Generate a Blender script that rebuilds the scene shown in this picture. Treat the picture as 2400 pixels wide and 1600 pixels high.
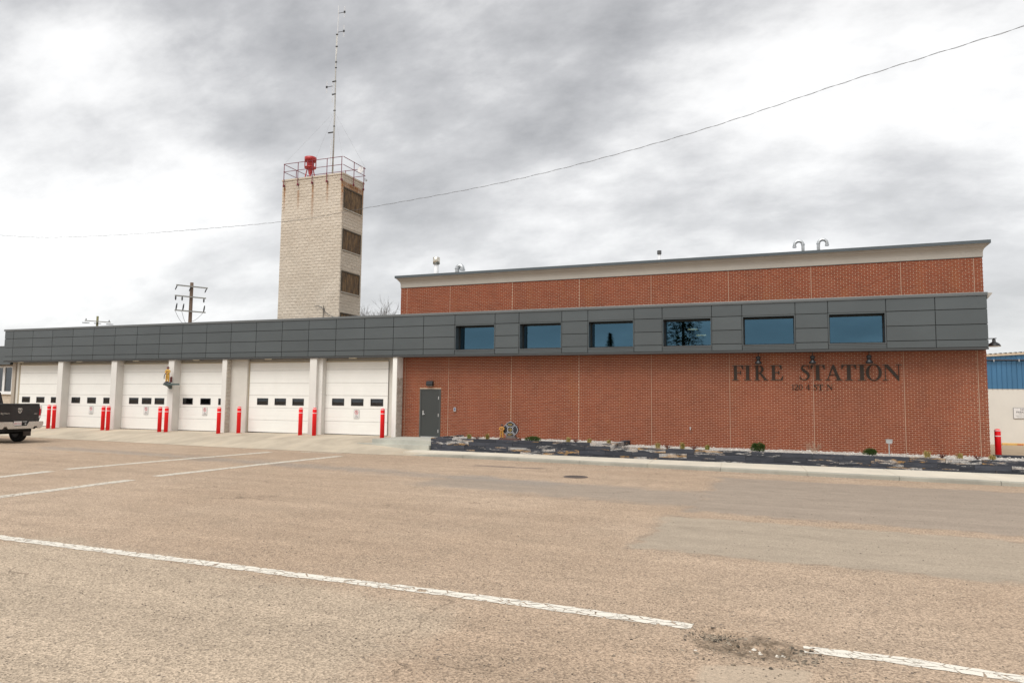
import bpy, math, random
import numpy as np
from mathutils import Vector, Matrix
random.seed(7)
S = bpy.context.scene
COL = S.collection
for o in list(bpy.data.objects): bpy.data.objects.remove(o)

# ------------------------------------------------------------------ camera
cam = bpy.data.cameras.new('camera'); camo = bpy.data.objects.new('camera', cam); COL.objects.link(camo)
cam.sensor_width = 36.0; cam.lens = 1680.0/2400.0*36.0; cam.clip_start = .1; cam.clip_end = 3000
YAW, PITCH, ROLL = math.radians(21.783), math.radians(4.712), math.radians(0.681)
fw = Vector((-math.sin(YAW), math.cos(YAW), 0)); rt = Vector((math.cos(YAW), math.sin(YAW), 0)); up = Vector((0, 0, 1))
f2 = fw*math.cos(PITCH) + up*math.sin(PITCH); u2 = up*math.cos(PITCH) - fw*math.sin(PITCH)
r3 = rt*math.cos(ROLL) + u2*math.sin(ROLL); u3 = u2*math.cos(ROLL) - rt*math.sin(ROLL)
camo.matrix_world = Matrix(((r3.x, u3.x, -f2.x, 0), (r3.y, u3.y, -f2.y, 0), (r3.z, u3.z, -f2.z, 2.2), (0, 0, 0, 1)))
S.camera = camo

# ------------------------------------------------------------------ world (overcast sky) and sun
SUN_AZ, SUN_EL = math.radians(192), math.radians(58)      # azimuth clockwise from +y
w = bpy.data.worlds.new('World'); S.world = w; w.use_nodes = True
nt = w.node_tree; nt.nodes.clear()
def wn(t, **k):
    n = nt.nodes.new(t)
    for a, b in k.items(): setattr(n, a, b)
    return n
def wmath(op, a, b=None):
    n = wn('ShaderNodeMath', operation=op)
    for i, v in enumerate((a, b)):
        if v is None: continue
        if isinstance(v, (int, float)): n.inputs[i].default_value = v
        else: nt.links.new(v, n.inputs[i])
    return n.outputs[0]
wout = wn('ShaderNodeOutputWorld'); bg = wn('ShaderNodeBackground')
sky = wn('ShaderNodeTexSky', sky_type='NISHITA'); sky.sun_disc = False
sky.sun_elevation = SUN_EL; sky.sun_rotation = SUN_AZ
tc = wn('ShaderNodeTexCoord'); sep = wn('ShaderNodeSeparateXYZ'); nt.links.new(tc.outputs['Generated'], sep.inputs[0])
zc = wmath('ADD', wmath('MAXIMUM', sep.outputs[2], 0.0), 0.42)
cx = wmath('DIVIDE', sep.outputs[0], zc); cy = wmath('DIVIDE', sep.outputs[1], zc)
comb = wn('ShaderNodeCombineXYZ'); nt.links.new(cx, comb.inputs[0]); nt.links.new(cy, comb.inputs[1])
def cloudnoise(off, scale, detail, rough, dist):
    mp = wn('ShaderNodeMapping'); mp.inputs['Location'].default_value = off
    mp.inputs['Rotation'].default_value = (0, 0, math.radians(-14)); mp.inputs['Scale'].default_value = (.85, 1.25, 1)
    nt.links.new(comb.outputs[0], mp.inputs[0])
    n = wn('ShaderNodeTexNoise'); n.inputs['Scale'].default_value = scale; n.inputs['Detail'].default_value = detail
    n.inputs['Roughness'].default_value = rough; n.inputs['Distortion'].default_value = dist
    nt.links.new(mp.outputs[0], n.inputs['Vector']); return n.outputs[0]
n1 = cloudnoise((10.24, 47.05, 0), 1.25, 3, .5, 0); n2 = cloudnoise((34.53, 48.33, 5), 3.4, 10, .60, 0)
n3 = cloudnoise((5.2, 19.7, 9), 7.5, 8, .55, .15)
mixv = wmath('ADD', wmath('ADD', wmath('MULTIPLY', n1, .54), wmath('MULTIPLY', n2, .37)), wmath('MULTIPLY', n3, .09))
ramp = wn('ShaderNodeValToRGB'); cr = ramp.color_ramp
cr.elements[0].position = .37; cr.elements[0].color = (.255, .258, .268, 1)
cr.elements[1].position = .64; cr.elements[1].color = (.98, .975, .965, 1)
e = cr.elements.new(.465); e.color = (.475, .476, .484, 1)
e = cr.elements.new(.545); e.color = (.755, .753, .75, 1)
nt.links.new(mixv, ramp.inputs[0])
# thin bright haze low over the horizon, as overcast skies have
hz = wn('ShaderNodeMapRange'); hz.inputs['From Min'].default_value = .02; hz.inputs['From Max'].default_value = .42
hz.inputs['To Min'].default_value = .5; hz.inputs['To Max'].default_value = 0.0
nt.links.new(sep.outputs[2], hz.inputs[0])
mh = wn('ShaderNodeMix', data_type='RGBA'); nt.links.new(hz.outputs[0], mh.inputs['Factor'])
nt.links.new(ramp.outputs[0], mh.inputs['A']); mh.inputs['B'].default_value = (.95, .95, .94, 1)
sk = wn('ShaderNodeMix', data_type='RGBA', blend_type='MULTIPLY'); sk.inputs['Factor'].default_value = 1
nt.links.new(sky.outputs[0], sk.inputs['A']); sk.inputs['B'].default_value = (.1, .1, .1, 1)
fin = wn('ShaderNodeMix', data_type='RGBA'); fin.inputs['Factor'].default_value = .93
nt.links.new(sk.outputs['Result'], fin.inputs['A']); nt.links.new(mh.outputs['Result'], fin.inputs['B'])
nt.links.new(fin.outputs['Result'], bg.inputs['Color']); bg.inputs['Strength'].default_value = .64
nt.links.new(bg.outputs[0], wout.inputs[0])

sl = bpy.data.lights.new('sun', 'SUN'); sl.energy = 1.5; sl.angle = math.radians(38); sl.color = (1, .975, .94)
so = bpy.data.objects.new('sun', sl); COL.objects.link(so)
sd = Vector((math.sin(SUN_AZ)*math.cos(SUN_EL), math.cos(SUN_AZ)*math.cos(SUN_EL), math.sin(SUN_EL)))
so.rotation_euler = sd.to_track_quat('Z', 'Y').to_euler(); so.location = sd*100
vs = S.view_settings; vs.view_transform = 'Standard'; vs.look = 'None'; vs.exposure = 1.02; vs.gamma = 1; vs.use_curve_mapping = False

# ------------------------------------------------------------------ helpers
class MB:
    def __init__(s): s.v = []; s.f = []
    def add(s, vs, fs):
        b = len(s.v); s.v += [tuple(q) for q in vs]; s.f += [tuple(b+i for i in f) for f in fs]; return s
    def box(s, x0, x1, y0, y1, z0, z1):
        return s.add([(x0,y0,z0),(x1,y0,z0),(x1,y1,z0),(x0,y1,z0),(x0,y0,z1),(x1,y0,z1),(x1,y1,z1),(x0,y1,z1)],
            [(0,3,2,1),(4,5,6,7),(0,1,5,4),(1,2,6,5),(2,3,7,6),(3,0,4,7)])
    def cbox(s, x0, x1, y0, y1, z0, z1, c):
        # box whose front (-y) edges are chamfered
        vs = [(x0,y1,z0),(x1,y1,z0),(x1,y1,z1),(x0,y1,z1),(x0,y0+c,z0),(x1,y0+c,z0),(x1,y0+c,z1),(x0,y0+c,z1),
              (x0+c,y0,z0+c),(x1-c,y0,z0+c),(x1-c,y0,z1-c),(x0+c,y0,z1-c)]
        return s.add(vs, [(0,3,2,1),(8,9,10,11),(4,5,9,8),(5,6,10,9),(6,7,11,10),(7,4,8,11),(0,1,5,4),(1,2,6,5),(2,3,7,6),(3,0,4,7)])
    def prism(s, poly, a0, a1, axis='y'):
        # poly: 2-D outline; axis y: (x,z), axis x: (y,z), axis z: (x,y)
        n = len(poly)
        def P(q, a): return {'y': (q[0], a, q[1]), 'x': (a, q[0], q[1]), 'z': (q[0], q[1], a)}[axis]
        vs = [P(q, a0) for q in poly] + [P(q, a1) for q in poly]
        fs = [tuple(range(n)), tuple(range(2*n-1, n-1, -1))] + [(i, i+n, (i+1) % n+n, (i+1) % n) for i in range(n)]
        return s.add(vs, fs)
    def tube(s, path, r, n=8, cap=True):
        path = [Vector(p) for p in path]; m = len(path)
        rr = r if isinstance(r, (list, tuple)) else [r]*m
        vs = []; fs = []; pu = None
        for i, p in enumerate(path):
            d = (path[min(i+1, m-1)]-path[max(i-1, 0)]).normalized()
            if pu is None: pu = Vector((0, 0, 1)) if abs(d.z) < .9 else Vector((1, 0, 0))
            a = d.cross(pu); a = a.normalized() if a.length > 1e-6 else d.orthogonal().normalized()
            b = a.cross(d).normalized(); pu = b
            for k in range(n):
                t = 2*math.pi*k/n; vs.append(p + (a*math.cos(t)+b*math.sin(t))*rr[i])
        for i in range(m-1):
            for k in range(n): fs.append((i*n+k, i*n+(k+1) % n, (i+1)*n+(k+1) % n, (i+1)*n+k))
        if cap: fs.append(tuple(range(n-1, -1, -1))); fs.append(tuple(range((m-1)*n, m*n)))
        return s.add(vs, fs)
    def lathe(s, c, prof, n=20, axis='z'):
        vs = []; fs = []; m = len(prof)
        for r, h in prof:
            for k in range(n):
                t = 2*math.pi*k/n; u, v = r*math.cos(t), r*math.sin(t)
                vs.append({'z': (c[0]+u, c[1]+v, c[2]+h), 'y': (c[0]+u, c[1]+h, c[2]+v), 'x': (c[0]+h, c[1]+u, c[2]+v)}[axis])
        for i in range(m-1):
            for k in range(n): fs.append((i*n+k, i*n+(k+1) % n, (i+1)*n+(k+1) % n, (i+1)*n+k))
        fs.append(tuple(range(n-1, -1, -1))); fs.append(tuple(range((m-1)*n, m*n)))
        return s.add(vs, fs)
    def grid(s, xs, ys, zf):
        nx, ny = len(xs), len(ys)
        return s.add([(x, y, zf(x, y)) for y in ys for x in xs],
            [(j*nx+i, j*nx+i+1, (j+1)*nx+i+1, (j+1)*nx+i) for j in range(ny-1) for i in range(nx-1)])

WO = {}     # world origin of every object
def finish(o, org, parent, label, cat, group, kind):
    COL.objects.link(o)
    if parent is not None:
        o.parent = parent; o.location = Vector(org)-WO[parent.name]
    else: o.location = org
    WO[o.name] = Vector(org)
    if label: o['label'] = label
    if cat: o['category'] = cat
    if group: o['group'] = group
    if kind: o['kind'] = kind
    return o
def obj(name, mb, mat, parent=None, label=None, cat=None, group=None, kind=None, smooth=False, org=None):
    me = bpy.data.meshes.new(name)
    if org is None:
        if parent is None and not kind:
            a = np.array(mb.v); org = ((a[:,0].min()+a[:,0].max())/2, (a[:,1].min()+a[:,1].max())/2, a[:,2].min())
        else: org = (0, 0, 0)
    me.from_pydata([(x-org[0], y-org[1], z-org[2]) for x, y, z in mb.v], [], mb.f)
    if smooth:
        me.polygons.foreach_set('use_smooth', [len(f) <= 4 for f in mb.f])
    me.materials.append(mat); me.update()
    return finish(bpy.data.objects.new(name, me), org, parent, label, cat, group, kind)
def inst(name, me, loc, parent, rot=None):      # a part that shares mesh data
    o = bpy.data.objects.new(name, me)
    if rot: o.rotation_euler = rot
    return finish(o, loc, parent, None, None, None, None)
def empty(name, loc, label, cat, group=None):
    o = bpy.data.objects.new(name, None); o.empty_display_size = .2
    return finish(o, loc, None, label, cat, group, None)
def copy_tree(o, loc, label=None):
    def cp(s, par):
        c = s.copy(); COL.objects.link(c); c.parent = par
        for ch in s.children: cp(ch, c)
        return c
    c = cp(o, None); c.location = loc; WO[c.name] = Vector(loc)
    if label: c['label'] = label
    return c
def fin_mesh(mb, mat):
    me = bpy.data.meshes.new('shared'); me.from_pydata(mb.v, [], mb.f); me.materials.append(mat); return me
def text_mesh(txt, size, depth, align='CENTER'):
    cu = bpy.data.curves.new('t', 'FONT'); cu.body = txt; cu.size = size; cu.extrude = depth; cu.align_x = align; cu.resolution_u = 3
    o = bpy.data.objects.new('t', cu); COL.objects.link(o)
    bpy.context.view_layer.update()
    me = bpy.data.meshes.new_from_object(o.evaluated_get(bpy.context.evaluated_depsgraph_get()))
    bpy.data.objects.remove(o); mb = MB()
    for v in me.vertices: mb.v.append((v.co.x, v.co.z, v.co.y))       # stands in the xz plane, faces -y
    mb.v = [(x, -y, z) for x, y, z in mb.v]
    mb.f = [tuple(p.vertices) for p in me.polygons]; bpy.data.meshes.remove(me)
    return mb
def moved(mb, dx, dy, dz, rz=0, sx=1, sz=1):
    c, s_ = math.cos(rz), math.sin(rz); r = MB(); r.f = list(mb.f)
    r.v = [((x*sx)*c-y*s_+dx, (x*sx)*s_+y*c+dy, z*sz+dz) for x, y, z in mb.v]; return r

# ------------------------------------------------------------------ materials
class NT:
    def __init__(s, name):
        s.m = bpy.data.materials.new(name); s.m.use_nodes = True; s.t = s.m.node_tree
        s.b = s.t.nodes['Principled BSDF']; s.out = s.t.nodes['Material Output']
    def n(s, t, **k):
        x = s.t.nodes.new(t)
        for a, b in k.items(): setattr(x, a, b)
        return x
    def lk(s, a, b): s.t.links.new(a, b)
    def put(s, v, sock):
        if hasattr(v, 'is_linked'): s.lk(v, sock)
        elif isinstance(v, (tuple, list)): sock.default_value = tuple(v)+((1,) if len(v) == 3 and len(sock.default_value) == 4 else ())
        else: sock.default_value = v
    def math(s, op, a, b=0, c=None, clamp=False):
        x = s.n('ShaderNodeMath', operation=op, use_clamp=clamp); s.put(a, x.inputs[0]); s.put(b, x.inputs[1])
        if c is not None: s.put(c, x.inputs[2])
        return x.outputs[0]
    def mix(s, f, a, b, bt='MIX'):
        x = s.n('ShaderNodeMix', data_type='RGBA', blend_type=bt)
        s.put(f, x.inputs['Factor']); s.put(a, x.inputs['A']); s.put(b, x.inputs['B']); return x.outputs['Result']
    def mr(s, v, a, b, c=0, d=1, smooth=True):
        x = s.n('ShaderNodeMapRange', interpolation_type='SMOOTHSTEP' if smooth else 'LINEAR')
        for i, q in enumerate((v, a, b, c, d)): s.put(q, x.inputs[i])
        return x.outputs[0]
    def noise(s, vec, scale, detail=4, rough=.55, dist=0):
        x = s.n('ShaderNodeTexNoise'); s.put(scale, x.inputs['Scale']); s.put(detail, x.inputs['Detail']); s.put(rough, x.inputs['Roughness']); s.put(dist, x.inputs['Distortion'])
        s.lk(vec, x.inputs['Vector']); return x.outputs[0]
    def vor(s, vec, scale, feature='F1', out='Distance'):
        x = s.n('ShaderNodeTexVoronoi', feature=feature); s.put(scale, x.inputs['Scale']); s.lk(vec, x.inputs['Vector']); return x.outputs[out]
    def pos(s): return s.n('ShaderNodeNewGeometry').outputs['Position']
    def objc(s): return s.n('ShaderNodeTexCoord').outputs['Object']
    def mapv(s, v, scale=(1,1,1), loc=(0,0,0), rot=(0,0,0)):
        x = s.n('ShaderNodeMapping'); x.inputs['Scale'].default_value = scale; s.put(loc, x.inputs['Location']); x.inputs['Rotation'].default_value = rot
        s.lk(v, x.inputs[0]); return x.outputs[0]
    def xyz(s, v):
        x = s.n('ShaderNodeSeparateXYZ'); s.lk(v, x.inputs[0]); return x.outputs
    def bump(s, h, strength=.3, dist=.02):
        x = s.n('ShaderNodeBump'); s.put(strength, x.inputs['Strength']); s.put(dist, x.inputs['Distance']); s.lk(h, x.inputs['Height'])
        s.lk(x.outputs[0], s.b.inputs['Normal'])
    def rnd(s): return s.n('ShaderNodeObjectInfo').outputs['Random']
    def isl(s): return s.n('ShaderNodeNewGeometry').outputs['Random Per Island']
    def set(s, **k):
        nm = dict(col='Base Color', rough='Roughness', metal='Metallic', spec='Specular IOR Level', coat='Coat Weight', trans='Transmission Weight')
        for a, v in k.items(): s.put(v, s.b.inputs[nm[a]])
        return s
def plain(name, col, rough=.6, var=.12, vs=3.0, metal=0.0, bump=0.0, bs=60.0, fine=0.0, spec=.5, per=0.0):
    t = NT(name); p = t.pos(); h = t.noise(p, vs, 6, .6)
    k = t.mr(h, .25, .75, 1-var, 1+var, False)
    if fine: k = t.math('MULTIPLY', k, t.mr(t.noise(p, 90, 3, .6), .3, .7, 1-fine, 1+fine, False))
    if per: k = t.math('MULTIPLY', k, t.mr(t.math('FRACT', t.math('ADD', t.rnd(), t.isl())), 0, 1, 1-per, 1+per, False))
    c = t.mix(1.0, col, (1, 1, 1), 'MULTIPLY'); cc = t.n('ShaderNodeVectorMath', operation='SCALE'); t.lk(c, cc.inputs[0]); t.lk(k, cc.inputs['Scale'])
    t.set(col=cc.outputs[0], rough=rough, metal=metal, spec=spec)
    if bump: t.bump(t.noise(p, bs, 5, .6), bump, .01)
    return t.m
def emit(name, col, st):
    t = NT(name); t.set(col=(0, 0, 0)); t.b.inputs['Emission Color'].default_value = col+(1,); t.b.inputs['Emission Strength'].default_value = st; return t.m
def scaled(t, col, k):
    cc = t.n('ShaderNodeVectorMath', operation='SCALE'); t.put(col, cc.inputs[0]); t.put(k, cc.inputs['Scale']); return cc.outputs[0]

def brick_mat():
    t = NT('brick'); p = t.pos(); r = t.math('FRACT', t.math('ADD', t.rnd(), t.isl()))
    ramp = t.n('ShaderNodeValToRGB'); t.lk(r, ramp.inputs[0]); c = ramp.color_ramp
    c.elements[0].color = (.195, .048, .021, 1); c.elements[1].color = (.245, .067, .030, 1); e = c.elements.new(.5); e.color = (.222, .056, .025, 1)
    st = t.noise(t.mapv(p, (.9, .9, .22)), 1.1, 4, .55)
    col = scaled(t, ramp.outputs[0], t.mr(st, .3, .7, .86, 1.12, False))
    col = t.mix(t.math('MULTIPLY', t.mr(t.noise(t.mapv(p, (.8, 1, .25), (9, 0, 4)), 1.4, 3, .5), .55, .75), .35), col, (.27, .085, .022))
    col = scaled(t, col, t.mr(t.noise(p, 130, 3, .7), .25, .75, .85, 1.15, False))
    t.set(col=col, rough=.82, spec=.25); t.bump(t.noise(p, 160, 4, .6), .25, .004); return t.m
def road_mat():
    t = NT('road_surface'); p = t.pos(); X, Y, Z = t.xyz(p)
    big = t.noise(p, .16, 5, .55, .3); med = t.noise(p, 1.1, 5, .6, .5); fine = t.noise(p, 38, 4, .7)
    col = t.mix(t.mr(big, .35, .68), (.378, .281, .200), (.425, .323, .236))
    col = t.mix(t.math('MULTIPLY', t.mr(med, .45, .75), .45), col, (.325, .250, .180))
    # smoother, greyer re-laid pieces (position, half size, softness)
    wob = t.math('MULTIPLY', t.math('SUBTRACT', t.noise(p, .9, 5, .62), .5), 1.5)
    wob2 = t.math('MULTIPLY', t.math('SUBTRACT', t.noise(t.mapv(p, (1, 1, 1), (40, 11, 0)), 2.6, 5, .6), .5), .8)
    edges = []
    def rect(x0, x1, y0, y1, soft, wb=1.0, skew=0.0):
        yy = t.math('SUBTRACT', Y, t.math('MULTIPLY', X, skew))
        dx = t.math('SUBTRACT', t.math('ABSOLUTE', t.math('SUBTRACT', X, (x0+x1)/2)), (x1-x0)/2)
        dy = t.math('SUBTRACT', t.math('ABSOLUTE', t.math('SUBTRACT', yy, (y0+y1)/2)), (y1-y0)/2)
        d = t.math('ADD', t.math('MAXIMUM', dx, dy), t.math('MULTIPLY', t.math('ADD', wob, wob2), wb))
        edges.append(t.math('MULTIPLY', t.mr(t.math('ABSOLUTE', d), 0, .07, 1, 0), 1 if soft < .25 else 0)); return t.mr(d, -soft, soft, 1, 0)
    lane = t.math('MAXIMUM', rect(-2.2, 40, 15.0, 22.3, .22, .7, -.03), rect(-9.5, -1.5, 15.6, 18.2, .5, 1.2, -.1))
    lane2 = rect(-30, -6, 17.2, 18.2, .5, 1.4, -.12)
    pat = rect(-2.4, 7.5, 10.9, 14.3, .16, .55, -.02)
    pat2 = rect(-11, -3.3, 2.0, 6.6, .35, .9, -.12)
    col = t.mix(t.math('MULTIPLY', lane, .85), col, (.285, .238, .192))
    col = t.mix(t.math('MULTIPLY', lane2, .6), col, (.275, .24, .205))
    col = t.mix(t.math('MULTIPLY', pat, .8), col, (.335, .285, .222))
    col = t.mix(t.math('MULTIPLY', pat2, .55), col, (.44, .365, .275))
    for ed in edges[:]: col = t.mix(t.math('MULTIPLY', ed, t.mr(t.noise(p, 3.1, 4, .6), .42, .62, 0, .5)), col, (.20, .145, .105))
    # tyre-polished streaks running along the street
    stre = t.noise(t.mapv(p, (.06, 1.0, 1)), 1.5, 4, .5)
    col = scaled(t, col, t.mr(stre, .3, .7, .93, 1.07, False))
    # oily wet patch near the kerb
    oil = rect(-10.2, -7.9, 22.2, 22.5, .25, .35, 0); col = t.mix(t.math('MULTIPLY', oil, .75), col, (.10, .088, .085))
    # gravel chips
    v1 = t.vor(p, 62, 'F1', 'Color'); v1d = t.vor(p, 62, 'F1', 'Distance')
    chip = t.n('ShaderNodeSeparateColor'); t.lk(v1, chip.inputs[0])
    smoothm = t.math('SUBTRACT', 1.0, t.math('MULTIPLY', t.math('MAXIMUM', lane, pat), .62))
    k = t.mr(chip.outputs[0], 0, 1, .62, 1.38, False)
    k = t.math('ADD', t.math('MULTIPLY', t.math('SUBTRACT', k, 1), smoothm), 1)
    col = scaled(t, col, k)
    col = scaled(t, col, t.mr(fine, .3, .7, .78, 1.2, False))
    cl = t.mr(t.noise(t.mapv(p, (.5, 1.2, 1)), 3.2, 6, .7, .6), .3, .72, .88, 1.08, False); col = scaled(t, col, cl)
    # dark pits where chips are gone, in drifts
    drift = t.mr(t.noise(p, .75, 4, .6, .8), .36, .62)
    pit = t.math('MULTIPLY', t.mr(t.vor(t.mapv(p, (1, 1, 1), (3.3, 8.1, 0)), 34, 'F1'), .14, .30, 1, 0), t.mr(t.noise(p, 11, 3, .6), .44, .54))
    pit = t.math('MULTIPLY', t.math('MULTIPLY', pit, drift), smoothm)
    col = t.mix(t.math('MULTIPLY', pit, .85), col, (.075, .062, .05))
    for sc2, lo_, cc_ in ((26, .80, (.50, .42, .33)), (23, .82, (.085, .075, .068)), (15, .90, (.10, .085, .075))):
        q2 = t.mapv(p, (1, 1, 1), (sc2*.37, 4.1, 0)); vc = t.n('ShaderNodeSeparateColor'); t.lk(t.vor(q2, sc2, 'F1', 'Color'), vc.inputs[0])
        mk = t.math('MULTIPLY', t.mr(vc.outputs[1], lo_, lo_+.02), t.mr(t.vor(q2, sc2, 'F1'), .18, .34, 1, 0))
        col = t.mix(t.math('MULTIPLY', t.math('MULTIPLY', mk, smoothm), t.mr(t.noise(p, .9, 3, .6), .35, .65, .15, .75)), col, cc_)
    pit2 = t.math('MULTIPLY', t.mr(t.vor(p, 7.5, 'F1'), .05, .09, 1, 0), t.mr(t.noise(p, 2.3, 2, .5), .52, .58))
    col = t.mix(t.math('MULTIPLY', pit2, .8), col, (.06, .052, .045))
    # hairline cracks
    crk = t.n('ShaderNodeTexVoronoi', feature='DISTANCE_TO_EDGE'); crk.inputs['Scale'].default_value = .26
    dv = t.n('ShaderNodeVectorMath', operation='ADD'); t.lk(p, dv.inputs[0])
    nc = t.n('ShaderNodeTexNoise'); nc.inputs['Scale'].default_value = 1.6; nc.inputs['Detail'].default_value = 6; t.lk(p, nc.inputs['Vector'])
    sc_ = t.n('ShaderNodeVectorMath', operation='SCALE'); sc_.inputs['Scale'].default_value = 1.3; t.lk(nc.outputs['Color'], sc_.inputs[0]); t.lk(sc_.outputs[0], dv.inputs[1]); t.lk(dv.outputs[0], crk.inputs['Vector'])
    crm = t.math('MULTIPLY', t.mr(crk.outputs['Distance'], .002, .009, 1, 0), t.mr(t.noise(p, .5, 3, .5), .53, .64))
    col = t.mix(t.math('MULTIPLY', crm, .5), col, (.14, .105, .075))
    # broken ground in and round the pothole, patchily darker towards its middle
    dxp = t.math('MULTIPLY', t.math('ADD', X, .45), .85); dyp = t.math('MULTIPLY', t.math('SUBTRACT', Y, 7.05), 1.3)
    rr = t.math('ADD', t.math('SQRT', t.math('ADD', t.math('MULTIPLY', dxp, dxp), t.math('MULTIPLY', dyp, dyp))), t.math('MULTIPLY', wob2, .8))
    hole = t.mr(rr, .30, .52, 1, 0)
    col = t.mix(t.math('MULTIPLY', hole, t.mr(t.noise(p, 9, 5, .7), .3, .7, .15, .95)), col, (.085, .064, .042))
    smp = rect(-.80, .02, 5.6, 6.62, .05, .20, .25); col = t.mix(t.math('MULTIPLY', smp, .6), col, (.45, .37, .28))
    t.set(col=col, rough=.93, spec=.2)
    h = t.math('ADD', t.math('MULTIPLY', v1d, .5), t.math('MULTIPLY', fine, .6)); h = t.math('SUBTRACT', h, t.math('MULTIPLY', pit, 1.0)); h = t.math('SUBTRACT', h, crm)
    t.bump(t.math('MULTIPLY', h, smoothm), .85, .014); return t.m
def paint_mat(name, col, wear):
    t = NT(name); p = t.pos()
    n = t.noise(t.mapv(p, (1, 1, 1)), 7, 6, .68, .6); f = t.noise(p, 55, 4, .7)
    m = t.mr(t.math('ADD', t.math('MULTIPLY', n, .7), t.math('MULTIPLY', f, .3)), wear-.035, wear+.035, 1, 0)
    crk = t.n('ShaderNodeTexVoronoi', feature='DISTANCE_TO_EDGE'); crk.inputs['Scale'].default_value = 5.5; t.lk(t.mapv(p, (.8, 1.6, 1), (0, 0, 0), (0, 0, .6)), crk.inputs['Vector'])
    m = t.math('MULTIPLY', m, t.mr(t.math('ADD', crk.outputs['Distance'], t.math('MULTIPLY', t.math('SUBTRACT', n, .5), .25)), .0, .045, .0, 1))
    t.set(col=scaled(t, col, t.mr(f, .3, .7, .9, 1.1, False)), rough=.75)
    tr = t.n('ShaderNodeBsdfTransparent'); mx = t.n('ShaderNodeMixShader'); t.lk(m, mx.inputs[0]); t.lk(tr.outputs[0], mx.inputs[1]); t.lk(t.b.outputs[0], mx.inputs[2]); t.lk(mx.outputs[0], t.out.inputs[0])
    return t.m
def concrete_mat(name, col, stain=.25):
    t = NT(name); p = t.pos()
    a = t.noise(p, .55, 6, .6, .4); b = t.noise(t.mapv(p, (1.2, .35, 1)), 1.1, 5, .6); f = t.noise(p, 70, 4, .7)
    k = t.math('MULTIPLY', t.mr(a, .3, .7, 1-stain*.5, 1+stain*.4, False), t.mr(b, .3, .7, 1-stain*.5, 1.06, False))
    k = t.math('MULTIPLY', k, t.mr(f, .3, .7, .93, 1.07, False))
    c = t.mix(t.mr(b, .5, .8, 0, .4), col, (col[0]*.86, col[1]*.80, col[2]*.70))
    t.set(col=scaled(t, c, k), rough=.88, spec=.25); t.bump(f, .25, .004); return t.m
def tower_mat():
    t = NT('tower_block'); p = t.pos(); X, Y, Z = t.xyz(p)
    r = t.math('FRACT', t.math('ADD', t.rnd(), t.isl()))
    a = t.noise(p, .45, 5, .6)
    col = t.mix(t.mr(a, .3, .7), (.535, .462, .372), (.61, .538, .445))
    col = scaled(t, col, t.mr(r, 0, 1, .955, 1.04, False))
    col = scaled(t, col, t.mr(t.noise(p, 22, 5, .7), .3, .7, .86, 1.12, False))
    drip = t.noise(t.mapv(p, (7, 7, .6)), 1.6, 4, .6)
    tot = None
    for xr, yr, ztop, ln, s in [(-31.73, None, 16.2, 1.9, 1), (-30.59, None, 15.9, 1.5, .7), (-29.44, None, 16.2, 2.6, .9), (-28.28, None, 16.2, 1.6, .9), (-27.14, None, 16.2, 2.4, 1.1), (None, 39.08, 16.15, 1.0, .9)]:
        u = t.math('ABSOLUTE', t.math('SUBTRACT', X, xr) if xr else t.math('SUBTRACT', Y, yr))
        wv = t.math('ADD', u, t.math('MULTIPLY', t.math('SUBTRACT', drip, .5), .13))
        m = t.math('MULTIPLY', t.mr(wv, .02, .13, 1, 0), t.math('MULTIPLY', t.mr(Z, ztop-ln, ztop-.1, 0, 1, False), t.mr(Z, ztop, ztop+.05, 1, 0)))
        m = t.math('MULTIPLY', m, s); tot = m if tot is None else t.math('MAXIMUM', tot, m)
    tot = t.math('MULTIPLY', tot, t.mr(t.noise(p, 6, 5, .7), .25, .6, .35, 1.1), clamp=True)
    col = t.mix(tot, col, (.27, .105, .022))
    t.set(col=col, rough=.9, spec=.2); t.bump(t.noise(p, 26, 6, .7), .7, .03); return t.m
def board_mat():
    t = NT('weathered_board'); p = t.pos()
    a = t.noise(t.mapv(p, (3, 3, .7)), 2.2, 5, .65); b = t.noise(t.mapv(p, (9, 9, 1.0)), 2.2, 5, .7)
    col = t.mix(t.mr(a, .38, .68), (.075, .048, .028), (.19, .12, .06)); col = t.mix(t.mr(b, .52, .74, 0, .9), col, (.36, .19, .045))
    t.set(col=col, rough=.85); return t.m
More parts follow.
